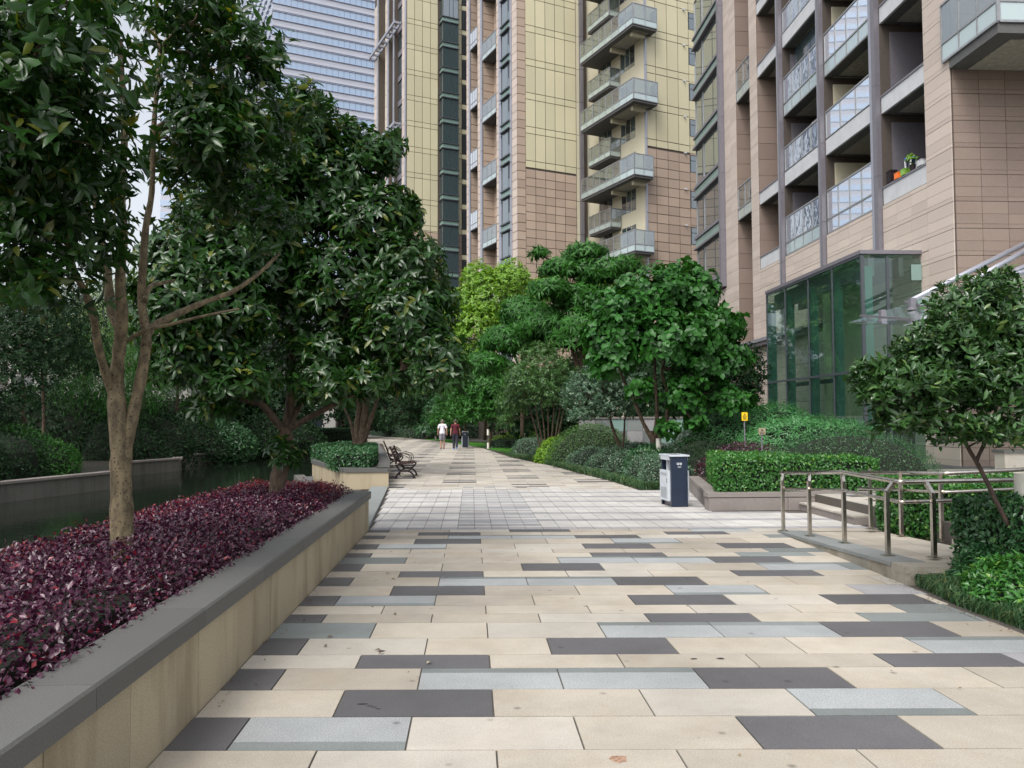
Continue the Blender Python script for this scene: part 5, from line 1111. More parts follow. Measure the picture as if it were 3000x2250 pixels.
drooper(250, 930, 40, 2.8, 'yellow-green willow lit from behind, left of the near trunk', 52, 'willow', 1500, 'willow_tree', ln=.44)
drooper(520, 1010, 44, 3.0, 'darker willow hanging over the pond right of the near trunk', 53, 'mid', 1400, 'willow_tree', ln=.45)
drooper(330, 1050, 37, 2.5, 'low weeping shrub tree above the pond wall behind the near trunk', 54, 'fern', 1400, 'willow_tree', ln=.45)
# shrubs on the pond bank
for i, (px, Y, rx, h, lab) in enumerate([(120, 38, 3.4, 3.6, 'tall dark shrub mass behind the left pond bank, leftmost of four'), (330, 43, 3.6, 3.3, 'tall dark shrub mass behind the pond, seen left of the near trunk'), (520, 47, 3.8, 3.4, 'tall dark shrub mass behind the pond, seen right of the near trunk'), (700, 52, 4.0, 3.6, 'tall dark shrub mass near the far end of the pond')]):
    b_ = PY(px, 1275, Y); mound('shrub', lab, (b_[0], Y, 0), (rx, 2.0, h), 'darkl', 5200, .26, .11, seed=140 + i, amp=.2)
for i, (px, py, Y, r_, m_, lab) in enumerate([(60, 1330, 21.5, 1.9, 'darkl', 'dark shrub hanging over the left end of the pond wall'), (230, 1290, 24, 1.9, 'darkl', 'dark arching shrub behind the pond wall left of the near trunk'), (330, 1270, 25.5, 1.6, 'fern', 'feathery green shrub immediately left of the near trunk across the pond'),
        (480, 1290, 37, 2.2, 'darkl', 'dark shrub across the pond seen right of the near trunk'), (620, 1290, 42, 2.4, 'darkl', 'dark shrub behind the stepped corner of the pond wall'), (700, 1300, 43, 1.9, 'hedged', 'rounded green shrub hanging to the water beside the second trunk'), (-60, 1250, 20, 1.6, 'darkl', 'dark shrub at the extreme left of the pond bank'), (880, 1270, 47, 2.2, 'darkl', 'dark low shrub at the far end of the pond'), (140, 1180, 26, 2.0, 'darkl', 'tall shrub in shadow above the left pond wall')]):
    b_ = PY(px, py, Y); b_[2] = 0.0; b_[0] -= 3.3 if Y < 27 else 1.6; b_[1] += .8; mound('shrub', lab, b_, (r_ * 1.2, r_, r_ * .95 if i != 8 else r_ * 1.6), m_, 6500, .12 * max(1, Y / 24), .045 * max(1, Y / 24), seed=60 + i, amp=.25)

# -- purple bed
def bed(name, label, x0, x1, y0, y1, zf, m_, n_, ln, wd, xf_=None, cat='ground cover', tilt=1.0, upb=.9):
    P = np.column_stack([x0 + (x1 - x0) * rng.random(n_), y0 + (y1 - y0) * rng.random(n_), np.zeros(n_)])
    if xf_ is not None: P = xf_(P)
    h = zf(P[:, 0], P[:, 1]); P[:, 2] = h - .15 * rng.random(n_) ** 1.6 + .02 * rng.normal(size=n_)
    N = norm(np.column_stack([rng.normal(size=n_) * .5 * tilt, rng.normal(size=n_) * .5 * tilt, np.full(n_, upb)])); A = norm(np.cross(N, rand_dirs(n_)) + np.array([0, 0, .5]))
    s = rng.uniform(.6, 1.2, n_); root = empty(name, (0, 0, 0), 0, label, cat)
    link('leaves', leaf_mesh('leaves', leaf_arrays(P, A, N, ln * s, wd * s, .2, .15), m_), root, kind='stuff'); return root
def zbed(x, y):
    e = np.clip((-1.80 - x) / .38, 0.0, 1); w_ = np.clip((x + 3.62) / .25, 0, 1); f = np.clip((12.75 - y) / .3, 0, 1)
    return .52 + .24 * np.sqrt(np.clip(e, 0, 1)) * np.sqrt(w_) * np.sqrt(f) + .03 * np.sin(x * 9 + y * 3) * np.cos(y * 5) + .04 * lump(np.column_stack([x, y, y * 0]), 4, 8)
root = bed('purple_groundcover', 'purple-leaved low shrub bed behind the beige planter wall', -3.62, -1.80, .5, 12.78, zbed, 'purple', 70000, .038, .022, tilt=1.25)
bed('red_groundcover', 'red-tipped young leaves along the pond side of the purple bed', -3.66, -3.1, 2.5, 12.8, lambda x, y: zbed(x, y) + .02, 'redl', 3600, .034, .02)
bed('red_groundcover', 'red shrub leaves at the far end of the purple bed', -3.3, -1.95, 11.3, 12.85, lambda x, y: zbed(x, y) + .02, 'redl', 4200, .036, .02)
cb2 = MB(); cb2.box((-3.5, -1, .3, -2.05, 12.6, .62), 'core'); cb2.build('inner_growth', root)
# -- leaf litter along the wall foot and the grass edge
def litter(pts, name, label, m_='litter'):
    P = np.array(pts); n_ = len(P); N = norm(np.column_stack([rng.normal(size=n_) * .25, rng.normal(size=n_) * .25, np.ones(n_)])); A = norm(np.cross(N, rand_dirs(n_))); s = rng.uniform(.5, 1.2, n_)
    tag(link(name, leaf_mesh(name, leaf_arrays(P, A, N, .032 * s, .014 * s, .3, .1), m_)), label, 'litter', kind='stuff')
litter([(-1.58 + abs(rng.normal()) * .10, rng.uniform(2.5, 12.5), .010) for _ in range(80)] + [(rng.uniform(-1.4, 4), rng.uniform(4, 16), .010) for _ in range(26)], 'leaf_litter', 'tiny dry leaf scraps along the foot of the planter wall')
litter([(xR(y_) - .02 - abs(rng.normal()) * .10, y_, .010) for y_ in rng.uniform(4, 8.5, 110)] + [(xR(y_) - .05 - abs(rng.normal()) * .12, y_, .010) for y_ in rng.uniform(19.6, 40, 160)], 'leaf_litter', 'tiny dry leaf scraps along the grass edging on the right')
# -- far planter hedge
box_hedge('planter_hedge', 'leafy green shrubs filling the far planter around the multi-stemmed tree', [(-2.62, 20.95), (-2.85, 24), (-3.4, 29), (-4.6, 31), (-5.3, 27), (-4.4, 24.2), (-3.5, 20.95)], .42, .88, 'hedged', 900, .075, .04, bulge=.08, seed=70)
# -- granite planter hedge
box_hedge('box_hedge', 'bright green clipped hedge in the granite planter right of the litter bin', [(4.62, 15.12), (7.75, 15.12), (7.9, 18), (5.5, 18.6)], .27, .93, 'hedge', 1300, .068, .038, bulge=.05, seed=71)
mound('domed_shrub', 'low domed dark green shrub behind the bright clipped hedge', (8.2, 17.4, .35), (2.1, 1.2, 1.12), 'hedged', 15000, .04, .02, seed=72, amp=.05)
# feathery bamboo-like shrub, purple patch, dark shrubs
mound('feathery_shrub', 'feathery light green shrub in front of the lobby glass', (9.6, 22.8, .2), (2.4, 1.3, 1.65), 'fernl', 5200, .13, .03, seed=73, amp=.22, per=3, kw=dict(up=.3, droop=.6))
mound('feathery_shrub', 'taller feathery green shrub behind the yellow warning sign', (8.6, 24.6, .1), (2.6, 1.4, 2.25), 'fernl', 5200, .14, .03, seed=74, amp=.25, per=3, kw=dict(up=.3, droop=.6))
mound('purple_shrub', 'deep purple low shrub between the warning sign and the clipped hedge', (7.1, 20.2, .0), (1.6, .9, 1.15), 'purple', 7000, .05, .026, seed=75, amp=.12)
mound('dark_shrub', 'dark rounded shrub under the broad-leaved tree', (6.6, 22.2, 0), (1.5, .9, 1.25), 'darkl', 6500, .07, .035, seed=76, amp=.15)
mound('dark_shrub', 'dark shrub left of the small white lamp by the broad-leaved tree', (5.2, 23.6, 0), (.9, .9, .95), 'hedged', 5000, .08, .04, seed=77, amp=.15)
mound('ball_shrub', 'large clipped ball shrub beside the path', (4.6, 31.0, 0), (1.75, 1.6, 1.55), 'mid', 15000, .055, .03, seed=78, amp=.03)
mound('yellow_green_shrub', 'yellow-green spreading shrub just left of the ball shrub', (3.4, 32.2, 0), (1.0, .9, 1.0), 'bright', 2600, .12, .05, seed=79, amp=.2, per=2, kw={})
mound('yellow_green_shrub', 'yellow-edged leafy shrub between the ball shrub and the thin forked trunk', (5.7, 28.2, 0), (1.1, .8, .95), 'varieg', 3200, .10, .05, seed=80, amp=.2, per=2, kw={})
# variegated bushes along the path edge
vb = [(2.9, 38.5, 1.1, .9), (3.6, 35.0, 1.1, .85), (3.9, 31.6, .9, .75), (4.3, 29.2, 1.0, .75), (4.65, 26.6, 1.0, .8), (4.9, 24.4, .9, .75), (5.1, 22.4, .8, .78), (5.0, 20.8, .75, .8)]
nm_ = ['farthest', 'second farthest', 'third farthest', 'fourth from the far end', 'fourth nearest', 'third nearest', 'second nearest', 'nearest']
for i, (x, y_, r_, h) in enumerate(vb): mound('grey_green_bush', f'grey-green leafy bush beside the path, {nm_[i]} in its row', (x, y_, 0), (r_, 1.25, h), 'varieg', 4600, .06, .03, group='grey-green bushes along the path edge', seed=81 + i, amp=.16)
# far clipped hedges, round shrubs
box_hedge('far_hedge', 'long dark clipped hedge beyond the two walkers', [(-11.5, 93), (-6.4, 79.5), (-3.2, 76), (1.0, 78), (1.0, 79.5), (-3, 77.6), (-7, 81.2), (-11.5, 95)], 0, 1.15, 'varieg', 170, .14, .07, bulge=.06, seed=95)
for i, (x, y_, r_, lab) in enumerate([(-3.2, 84, 1.7, 'rounded clipped shrub behind the far hedge, left one of three'), (-1.3, 84, 1.6, 'rounded clipped shrub behind the far hedge, middle one of three'), (.4, 83, 1.5, 'rounded clipped shrub behind the far hedge, right one of three'), (-13.2, 100, 2.6, 'low clipped mound shrub at the bend of the path')]): mound('round_shrub', lab, (x, y_, 0), (r_, r_, r_ * .95), 'hedged', 1800, .16, .08, seed=96 + i, amp=.06)
box_hedge('low_hedge', 'dark low hedge at the left of the path bend beyond the far planter', [(-14, 60), (-8.4, 58), (-9.5, 72), (-14.5, 72)], 0, 1.0, 'darkl', 150, .14, .07, bulge=.06, seed=101)
bwall = MB(); bwall.box((-13.5, 97, 0, -11.4, 97.3, .55), 'pgran'); tag(bwall.build('low_stone_wall'), 'short low stone wall where the path bends', 'wall')
# lawn and ferny strip
lawn_poly = [(1.55, 44.5), (2.7, 40), (4.4, 40.5), (4.5, 50), (2.0, 56), (-1.0, 66), (-2.7, 74.5), (-4.2, 73), (-2.45, 66.2), (.75, 50)]
lp = MB(); lp.prism(lawn_poly, -.03, .01, 'lawn'); tag(lp.build('lawn'), kind='structure')
P = []
for _ in range(26000):
    x, y_ = rng.uniform(-3, 4.4), rng.uniform(40.5, 73)
    if x > np.interp(y_, [40.5, 50, 66, 73], [2.2, .95, -2.3, -3.8]) and x < np.interp(y_, [40, 50, 56, 66, 73], [4.2, 4.2, 1.9, -1.1, -2.8]): P.append((x, y_, 0))
tag(link('lawn_grass', blades(np.array(P), .07, .03, 'lawn', 'lawn_grass', .5)), 'bright green mown grass patches beside the far path', 'grass', kind='stuff')
mound('fern_patch', 'bright yellow-green fern patch right of the second bin', (3.4, 53.5, 0), (2.4, 1.4, .95), 'bright', 3500, .2, .05, seed=103, amp=.1)
mound('fern_patch', 'bluish green low fern patch in front of the yellow-green ferns', (2.2, 50.0, 0), (1.5, .8, .5), 'varieg', 2600, .14, .04, seed=104, amp=.1)
mound('fern_patch', 'dark green fern clump at the near end of the lawn', (4.2, 44.5, 0), (1.4, 1.6, .95), 'hedged', 3200, .16, .05, seed=105, amp=.15)
# liriope border along the path
def border(poly, n_, ln, wd, name, label, w_=.35, side=1):
    poly = np.array(poly, float); seg = np.linalg.norm(np.diff(poly, axis=0), axis=1); c = np.concatenate([[0], np.cumsum(seg)]); t_ = rng.random(n_) * c[-1]
    # tufts
    tuft = np.arange(0, c[-1], .16); t_ = tuft[rng.integers(0, len(tuft), n_)] + rng.normal(size=n_) * .035; t_ = np.clip(t_, 0, c[-1])
    x = np.interp(t_, c, poly[:, 0]); y_ = np.interp(t_, c, poly[:, 1]); o = (.08 + w_ * rng.random(n_))
    P = np.column_stack([x + o * side, y_ + .04 * rng.normal(size=n_), np.full(n_, -.01)])
    return tag(link(name, blades(P, ln, wd, 'grassm', name)), label, 'grass', kind='stuff')
border([(4.04, 19.6), (3.83, 22.5), (3.37, 26), (2.98, 29.9), (1.9, 36.6), (1.5, 40)], 15000, .24, .016, 'grass_border', 'strap-leaved grass border between the path and grey-green bushes', .5)
border([(4.1, 19.75), (5.2, 19.7)], 2600, .26, .012, 'grass_border', 'strap-leaved grass at the near end of the bushes beside the bin', .3)
border([(4.45, 4.8), (4.37, 6.3), (4.33, 7.15), (4.42, 7.87), (4.48, 8.35)], 8500, .19, .010, 'grass_border', 'dark strap-leaved grass edging at the right front of the path', .35)
border([(4.55, 4.8), (4.5, 6.3), (4.46, 7.15), (4.56, 7.87)], 5500, .24, .009, 'grass_border', 'second row of strap-leaved grass against the foreground shrubs', .5)
# hedges beside the ramp
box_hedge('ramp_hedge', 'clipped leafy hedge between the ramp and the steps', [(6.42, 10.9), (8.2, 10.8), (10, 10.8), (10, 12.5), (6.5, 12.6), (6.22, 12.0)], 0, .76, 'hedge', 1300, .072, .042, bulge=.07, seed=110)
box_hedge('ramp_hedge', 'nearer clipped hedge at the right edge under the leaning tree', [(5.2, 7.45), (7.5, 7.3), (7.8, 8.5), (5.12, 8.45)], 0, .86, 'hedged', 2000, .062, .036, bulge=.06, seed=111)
for i, (x, y_, rx, ry, h, lab) in enumerate([(5.25, 7.9, .45, .42, .42, 'low glossy shrub at the corner of the ramp kerb'), (4.95, 7.1, .5, .6, .46, 'low bright shrub in the right foreground bed'), (5.1, 6.0, .6, .75, .5, 'low leafy shrub at the right edge of the foreground'), (5.6, 7.0, .5, .5, .62, 'low leafy shrub in front of the nearer clipped hedge')]):
    mound('low_shrub', lab, (x, y_, 0), (rx, ry, h), 'hedge' if i in (1, 2) else 'hedged', 2300, .085, .03, seed=112 + i, amp=.12, per=3, kw=dict(up=.7, spread=(.7, 1.3)), group=None)
sb_ = MB(); sb_.prism([(4.5, -3), (9, -3), (9, 8.3), (4.65, 8.25), (4.47, 6.4), (4.42, 3)], -.03, -.004, 'mulch'); sb_.prism([(6.1, 9.0), (12, 9.0), (12, 12.1), (6.3, 12.1)], -.03, -.006, 'mulch'); sb_.prism([(4.04, 19.5), (12, 19.5), (12, 44), (3, 44), (1.3, 44), (1.82, 36.6), (2.98, 29.9), (3.37, 26), (3.83, 22.5)], -.03, -.005, 'mulch'); tag(sb_.build('bed_soil'), kind='structure')
# ---------------------------------------------------------------- street furniture and people
def bench(x, y, rz, label):
    t_ = empty('park_bench', (x, y, 0), rz, label, 'bench', 'dark iron park benches in front of the far planter')   # sits facing +x, runs along +y
    for k in range(5): part(t_, 'seat_slat', (-.24 + k * .095, .0, .415 + .004 * k, -.24 + k * .095 + .078, 1.5, .44 + .004 * k), 'wood')
    for k in range(5):
        mb = MB(); z = .50 + k * .085; xx = -.27 - (z - .45) * .38; mb.bar((xx, 0, z), (xx, 1.5, z), .028, .07, 'wood'); mb.build('back_slat', t_)
    for yy in (.05, 1.45):
        e = MB(); a = [math.pi * i / 10 for i in range(11)]
        e.tube([(-.02 + .27 * math.cos(q), yy, .235 * math.sin(q)) for q in a], .024, 'black', 8); e.tube([(-.02 + .25 * math.cos(q), yy, .41 - .19 * math.sin(q)) for q in a], .024, 'black', 8)
        e.tube([(-.28, yy, .42), (-.32, yy, .60), (-.46, yy, .93)], .026, 'black', 8); e.box((-.28, yy - .02, .385, .25, yy + .02, .412), 'black'); e.box((-.34, yy - .03, 0, -.25, yy + .03, .025), 'black'); e.box((.20, yy - .03, 0, .29, yy + .03, .025), 'black'); e.build('end_frame', t_)
        for q0 in (0, .05):
            ar = MB(); ar.tube([(-.36 + q0 * .3, yy, .64 - q0), (-.25, yy, .70 - q0 * .8), (-.08, yy, .735 - q0), (.08 - q0, yy, .69 - q0), (.15 - q0, yy, .6), (.13 - q0, yy, .44)], .012, 'black', 6); ar.build('armrest', t_)
    return t_
bench(-1.93, 23.85, .02, 'nearer dark iron park bench with brown slats by the far planter'); bench(-2.72, 29.6, .12, 'farther dark iron park bench, behind the nearer one along the planter')

def bin_(x, y, rz, label):
    t_ = empty('litter_bin', (x, y, 0), rz, label, 'litter bin', 'twin litter bins beside the path')    # navy end panels at +-x, pale doors facing -y? doors on sides
    w2, d2, h = .26, .17, .98
    part(t_, 'end_panel', (-.165, -.335, 0, .165, -.27, h), 'navy'); part(t_, 'end_panel', (-.165, .27, 0, .165, .335, h), 'navy')
    part(t_, 'lid', (-.20, -.36, h, .20, .36, h + .03), 'binl'); part(t_, 'ashtray', (-.10, -.12, h + .031, .10, .12, h + .036), 'dark'); part(t_, 'lid_rim', (-.195, -.265, h - .075, .195, .265, h - .001), 'binl')
    part(t_, 'divider', (-.15, -.02, .66, .15, .02, h - .08), 'binl'); part(t_, 'inner_box', (-.14, -.268, .12, .14, .268, .655), 'binhole')
    for s in (-1, 1):
        for j in (0,):
            d = sub(t_, 'door'); x0_, x1_ = (s * .145, s * .215) if s > 0 else (s * .215, s * .145)
            part(d, 'panel', (x0_, -.262, .11, x1_, .262, .70), 'binl'); xx = s * .2152
            for k in range(12): part(d, 'slot', (min(xx, xx + s * .002), -.19, .16 + k * .018, max(xx, xx + s * .002), .19, .168 + k * .018), 'rail')
            for k in range(3): part(d, 'slot', (min(xx, xx + s * .002), -.19, .60 + k * .018, max(xx, xx + s * .002), .19, .608 + k * .018), 'rail')
            part(d, 'handle', (min(xx, xx + s * .008), -.215, .46, max(xx, xx + s * .008), -.195, .55), 'metal')
    part(t_, 'plinth', (-.12, -.26, 0.01, .12, .26, .118), 'metal')
    em = MB()   # small printed emblem of a pair of glyph-like marks and a line under them
    for u, v, a, b_ in ((-.05, .02, .006, .045), (-.035, .05, .03, .006), (-.035, .03, .03, .006), (-.035, .012, .006, .03), (-.02, .012, .006, .04), (.005, .05, .045, .006), (.005, .02, .006, .035), (.018, .012, .006, .03), (.03, .012, .006, .035), (.044, .02, .006, .03), (.01, .03, .035, .006), (-.04, -.02, .08, .004), (-.03, -.035, .06, .005)):
        em.box((u, -.3375, .80 + v, u + a, -.3355, .80 + v + b_), 'inkw')
    em.build('emblem', t_); return t_
bin_(4.02, 15.95, .06, 'navy and pale grey litter bin at the corner of the granite planter'); bin_(-.40, 51.2, -.05, 'second navy and pale grey litter bin, far off beside the two walkers')

def lamp(x, y, z0, h, r_, label, sc=1.0, printed=False):
    t_ = empty('bollard_lamp', (x, y, z0), 0, label, 'lamp', 'white cylinder garden lamps'); mb = MB()
    mb.tube([(0, 0, 0), (0, 0, .36 * sc)], r_ * .95, 'lampw', 20); mb.build('base', t_, smooth=False)
    for s in (-1, 1): mb = MB(); mb.tube([(s * r_ * .32, 0, .36 * sc), (s * r_ * .32, 0, h - .34 * sc)], r_ * .11, 'steel', 8); mb.build('stem', t_)
    mb = MB(); mb.tube([(0, 0, h - .36 * sc), (0, 0, h - .355 * sc)], r_ * 1.02, 'steel', 20); mb.build('ring', t_)
    mb = MB(); mb.tube([(0, 0, h - .35 * sc), (0, 0, h)], r_, 'lampw', 24); mb.build('lamp_shade', t_)
    if printed:
        pm = MB()
        for i in range(7): a = -2.35 + i * .16; pm.bar((r_ * math.cos(a), r_ * math.sin(a), .24 * sc), (r_ * math.cos(a + .1), r_ * math.sin(a + .1), .24 * sc), .004, .045 + .01 * (i % 2), 'ink')
        pm.build('printed_mark', t_)
    return t_
p = PY(3002, 1500, 7.9); lamp(p[0], 7.9, .0, 1.14, .085, 'white garden lamp on twin stems at the right edge, by the hedge', printed=True)
for px, Y_, lab in ((1929, 23.4, 'white garden lamp standing before the broad-leaved tree trunk'), (1276, 67, 'far white garden lamp left of the walkers'), (1360, 72, 'far white garden lamp right above the second bin'), (1430, 48.5, 'white garden lamp on the lawn right of the second bin'), (1536, 47, 'white garden lamp beside the fan of thin stems')):
    p = PY(px, 1250, Y_); lamp(p[0], Y_, 0, 1.15 if Y_ < 60 else 1.3, .075, lab)

# signs
def sign(px, py, Y, w_, h, m_, zlow, label, kind):
    p = PY(px, py, Y); t_ = empty(kind, (p[0], Y, 0), 0, label, 'sign')
    part(t_, 'plate', (-w_ / 2, -.012, p[2] - h, w_ / 2, .0, p[2]), m_); mb = MB(); mb.tube([(0, .02, 0), (0, .02, p[2] - h * .3)], .018, 'metal', 8); mb.build('post', t_); return t_, p[2]
t_, z = sign(2181, 1208, 20.9, .155, .22, 'yellow', 0, 'small yellow warning sign with black triangle on a thin post among the shrubs', 'warning_sign')
mk = MB(); A_, B_, C_ = (-.048, z - .118), (.048, z - .118), (0, z - .035)
for p_, q_ in ((A_, B_), (B_, C_), (C_, A_)): mk.bar((p_[0], -.0145, p_[1]), (q_[0], -.0145, q_[1]), .003, .011, 'ink')
mk.box((-.004, -.016, z - .095, .004, -.0125, z - .062), 'ink'); mk.box((-.004, -.016, z - .108, .004, -.0125, z - .101), 'ink')
for r_ in range(3):
    for k in range(6): mk.box((-.045 + k * .0155, -.016, z - .15 - r_ * .018, -.045 + k * .0155 + .011, -.0125, z - .139 - r_ * .018), 'ink')
mk.build('print', t_)
t_, z = sign(2232, 1254, 19.6, .17, .16, 'signtan', 0, 'small tan notice plate on a short post among the shrubs', 'notice_sign')
mk = MB(); mk.box((-.03, -.016, z - .055, .03, -.0125, z - .045), 'ink'); mk.box((-.015, -.016, z - .07, .015, -.0125, z - .035), 'ink')
for r_ in range(3): mk.box((-.06, -.016, z - .10 - r_ * .02, .06, -.0125, z - .095 - r_ * .02), 'ink')
mk.build('print', t_)

# railings of the ramp
def poly_tube(mb, pts, r_, m_):
    """tube with softened corners"""
    out = [np.array(pts[0])]
    for a, b_, c in zip(pts[:-2], pts[1:-1], pts[2:]):
        a, b_, c = map(np.array, (a, b_, c)); d1 = (a - b_) / np.linalg.norm(a - b_); d2 = (c - b_) / np.linalg.norm(c - b_)
        for s in (1, .5, .2): out.append(b_ + d1 * .10 * s)
        for s in (.2, .5, 1): out.append(b_ + d2 * .10 * s)
    out.append(np.array(pts[-1])); mb.tube(out, r_, m_, 14)
def post(root, x, y, z0, z1, dx, dy, w_=.05):
    mb = MB(); mb.box((x - .022, y - w_ / 2, z0, x + .022, y + w_ / 2, z1 - .12), 'steel'); mb.bar((x, y, z1 - .125), (x + dx, y + dy, z1 - .015), .04, .045, 'steel'); mb.build('post', root)
    mb = MB(); mb.box((x - .06, y - .06, z0, x + .06, y + .06, z0 + .008), 'steel'); mb.build('base_plate', root)
rl = empty('ramp_railing', (0, 0, 0), 0, 'outer brushed steel handrail with six posts along the ramp kerb', 'railing')
A = [PY(2288, 1385, 12.1), PY(2470, 1383, 10.27), PY(2636, 1412, 8.85), PY(3080, 1404, 8.85)]; Bq = [PY(2296, 1432, 12.0), PY(2470, 1437, 10.27), PY(2640, 1471, 8.87), PY(2800, 1466, 8.87)]
mb = MB(); poly_tube(mb, A, .028, 'steel'); mb.build('handrail', rl, smooth=True); mb = MB(); poly_tube(mb, Bq, .022, 'steel'); mb.build('lower_rail', rl, smooth=True)
for x, y, z0 in ((4.66, 11.97, .03), (4.73, 11.18, .06), (4.80, 10.27, .10), (4.68, 8.95, .16)):
    zt_ = float(np.interp(y, [8.85, 10.27, 12.1], [A[2][2], A[1][2], A[0][2]])); xt = float(np.interp(y, [8.85, 10.27, 12.1], [A[2][0], A[1][0], A[0][0]])); post(rl, x, y, z0, zt_, xt - x, .03)
for x, y in ((5.08, 8.72), (6.3, 8.72), (7.6, 8.72)): post(rl, x, y, .17, A[2][2], 0, .12)
rl2 = empty('ramp_railing', (0, 0, 0), 0, 'inner brushed steel handrail against the hedge on the far side of the ramp', 'railing')
A = [PY(2522, 1384, 12.0), PY(2772, 1387, 10.55), PY(3100, 1370, 10.4)]; Bq = [PY(2514, 1430, 12.0), PY(2772, 1442, 10.55), PY(3060, 1428, 10.4)]
mb = MB(); poly_tube(mb, A, .028, 'steel'); mb.build('handrail', rl2, smooth=True); mb = MB(); poly_tube(mb, Bq, .022, 'steel'); mb.build('lower_rail', rl2, smooth=True)
for x, y in ((5.97, 11.9), (6.06, 11.2), (6.3, 10.62), (8.0, 10.6)): post(rl2, x, y, .05, A[1][2], -.02, -.04)

# play equipment far off
pe = empty('play_house', (-15.0, 88, 0), .2, 'orange and blue plastic play house far away left of the path', 'play equipment')
part(pe, 'platform', (-1.6, 0, .5, 1.6, 1.5, .8), 'bluep'); part(pe, 'wall', (-.9, .05, .8, 1.3, 1.4, 2.3), 'orange'); part(pe, 'window', (-.3, .0, 1.2, .3, .045, 1.8), 'interior')
mb = MB(); mb.prism([(-1.1, -.1), (1.5, -.1), (1.5, 1.6), (-1.1, 1.6)], 2.31, 2.45, 'bluep'); mb.build('roof', pe)
for s in (-1.5, 1.4): part(pe, 'post', (s, .1, 0, s + .12, .22, .5), 'bluep')
mb = MB(); mb.bar((-1.6, .7, .8), (-3.0, .7, .1), .6, .06, 'orange'); mb.build('slide', pe)
# dark rock-like kerb bits and weeping grass tuft

# people: one skinned body each, clothes as children
def skin_mesh(name, verts, edges, radii, m_, parent, root=0, sub_=2):
    me = bpy.data.meshes.new(name); me.from_pydata(verts, edges, []); me.materials.append(MT[m_]); o = link(name, me, parent)
    sk = o.modifiers.new('skin', 'SKIN'); sk.use_smooth_shade = True
    if not me.skin_vertices: me.attributes  # created with the modifier evaluation below
    return o, sk
def body(name, parent, V, E_, Rr, m_, root=0, lv=2):
    """tapered limbs joined at the joints: closed tube chains blended by a remesh into one continuous surface"""
    mb = MB()
    for a, b_ in E_:
        A_, B_ = np.array(V[a], float), np.array(V[b_], float); k = 5; mb.tube([A_ + (B_ - A_) * i / k for i in range(k + 1)], [Rr[a] + (Rr[b_] - Rr[a]) * i / k for i in range(k + 1)], m_, 12)
    for i, v in enumerate(V):   # joint balls
        r_ = Rr[i]; n1, n2 = 10, 6; VV = []
        for p_ in range(n2 + 1):
            th = -math.pi / 2 + math.pi * p_ / n2
            for q_ in range(n1): ph = 2 * math.pi * q_ / n1; VV.append((v[0] + r_ * math.cos(th) * math.cos(ph), v[1] + r_ * math.cos(th) * math.sin(ph), v[2] + r_ * math.sin(th)))
        mb.add(VV, [(p_ * n1 + q_, p_ * n1 + (q_ + 1) % n1, (p_ + 1) * n1 + (q_ + 1) % n1, (p_ + 1) * n1 + q_) for p_ in range(n2) for q_ in range(n1)], m_)
    o = mb.build(name, parent, smooth=True); rm = o.modifiers.new('blend', 'REMESH'); rm.mode = 'VOXEL'; rm.voxel_size = .011; rm.use_smooth_shade = True
    sm = o.modifiers.new('soften', 'SMOOTH'); sm.iterations = 6; return o
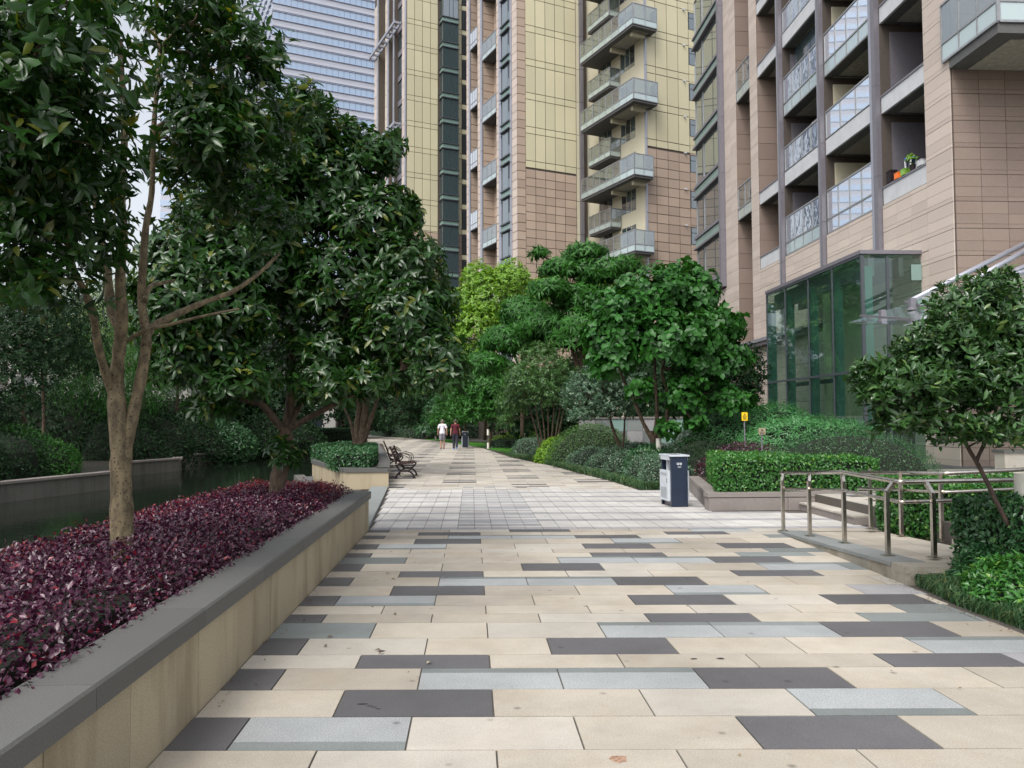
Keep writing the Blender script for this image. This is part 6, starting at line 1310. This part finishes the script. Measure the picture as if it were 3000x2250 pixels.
def person(x, y, rz, label, top_m, leg_m, hair_m, shorts, shoe_m, stride, swing, lift=0.):
    t_ = empty('person', (x, y, 0), rz, label, 'person')    # walks towards +y
    hip, sh = .93, 1.44; s1, s2 = stride
    feet = [(-.09, s1, .07), (.09, s2, .07 + lift)]; knees = [(-.095, s1 * .5 + .05, .50), (.095, s2 * .45 + .06, .50)]
    V = [(0, 0, hip), (0, .0, 1.15), (0, .0, sh - .06), (0, .01, 1.53), (0, .03, 1.62), (0, .035, 1.68),
         (-.09, 0, hip - .03), knees[0], feet[0], (-.095, s1 + .14, .04), (.09, 0, hip - .03), knees[1], feet[1], (.095, s2 + .13, .04 + lift * .4),
         (-.17, 0, sh - .03), (-.25, -.02 + swing * .3, 1.17), (-.27, .06 + swing, .95), (-.268, .08 + swing, .87), (.17, 0, sh - .03), (.25, -.02 - swing * .3, 1.17), (.27, .06 - swing, .95), (.268, .08 - swing, .87), (-.10, 0, sh - .05), (.10, 0, sh - .05)]
    Rr = [.125, .115, .105, .052, .088, .086, .085, .058, .042, .033, .085, .058, .042, .033, .055, .042, .03, .034, .055, .042, .03, .034, .085, .085]
    E_ = [(0, 1), (1, 2), (2, 3), (3, 4), (4, 5), (0, 6), (6, 7), (7, 8), (8, 9), (0, 10), (10, 11), (11, 12), (12, 13), (2, 22), (22, 14), (14, 15), (15, 16), (16, 17), (2, 23), (23, 18), (18, 19), (19, 20), (20, 21)]
    body('body', t_, V, E_, Rr, 'skin')
    g_ = .022
    sv = [(0, 0, hip + .02), (0, 0, 1.15), (0, 0, sh - .06), (-.10, 0, sh - .05), (-.17, 0, sh - .03), (-.225, -.01 + swing * .15, 1.27), (.10, 0, sh - .05), (.17, 0, sh - .03), (.225, -.01 - swing * .15, 1.27), (-.06, 0, hip + .02), (.06, 0, hip + .02)]
    body('shirt', t_, sv, [(0, 1), (1, 2), (2, 3), (3, 4), (4, 5), (2, 6), (6, 7), (7, 8), (9, 1), (10, 1), (9, 10)], [.14, .135, .125, .105, .078, .068, .105, .078, .068, .13, .13], top_m)
    if shorts:
        pv = [(0, 0, hip), (-.09, 0, hip - .05), tuple(np.array(knees[0]) + (0, -.02, .08)), (.09, 0, hip - .05), tuple(np.array(knees[1]) + (0, -.02, .08))]; pr_ = [.135, .11, .098, .11, .098]; pe_ = [(0, 1), (1, 2), (0, 3), (3, 4)]
    else:
        pv = [(0, 0, hip), (-.09, 0, hip - .05), knees[0], tuple(np.array(feet[0]) + (0, 0, .03)), (.09, 0, hip - .05), knees[1], tuple(np.array(feet[1]) + (0, 0, .03))]; pr_ = [.135, .108, .082, .07, .108, .082, .07]; pe_ = [(0, 1), (1, 2), (2, 3), (0, 4), (4, 5), (5, 6)]
    body('shorts' if shorts else 'trousers', t_, pv, pe_, pr_, leg_m)
    body('hair', t_, [(0, .015, 1.665), (0, -.005, 1.63)], [(0, 1)], [.094, .084], hair_m)
    for f in feet:
        body('shoe', t_, [(f[0], f[1] - .04, f[2] - .03), (f[0], f[1] + .15, max(.035, f[2] - .035))], [(0, 1)], [.048, .042], shoe_m)
    for s in (-1, 1):      # ears, nose; fingers
        mb = MB(); mb.tube([(s * .085, .03, 1.615), (s * .10, .02, 1.645)], .016, 'skin', 6); mb.build('ear', t_)
    mb = MB(); mb.tube([(0, .115, 1.63), (0, .14, 1.60)], .012, 'skin', 6); mb.build('nose', t_)
    for s, sw in ((-1, swing), (1, -swing)):
        mb = MB(); c = np.array([s * .268, .08 + sw, .86])
        for k in range(4): o_f = np.array([s * .004, -.03 + k * .02, 0]); ln = (.065, .075, .07, .055)[k]; mb.tube([c + o_f, c + o_f + (0, .006, -ln * .6), c + o_f + (-s * .012, .012, -ln)], [.011, .010, .008], 'skin', 6)
        mb.tube([c + (0, .035, .02), c + (-s * .01, .055, -.02), c + (-s * .015, .055, -.045)], [.011, .010, .008], 'skin', 6); mb.build('fingers', t_, smooth=True)
    return t_
p = G(1296, 1315); person(p[0], p[1], .03, 'man in white t-shirt and checked shorts walking away', 'shirtw', 'checks', 'hairg', True, 'shoer', (.02, .16), .10)
p = G(1334, 1317); person(p[0], p[1], -.03, 'man in maroon shirt, dark trousers and blue shoes walking away', 'shirtm', 'navyc', 'hair', False, 'shoeb', (.12, -.22), -.12, .06)
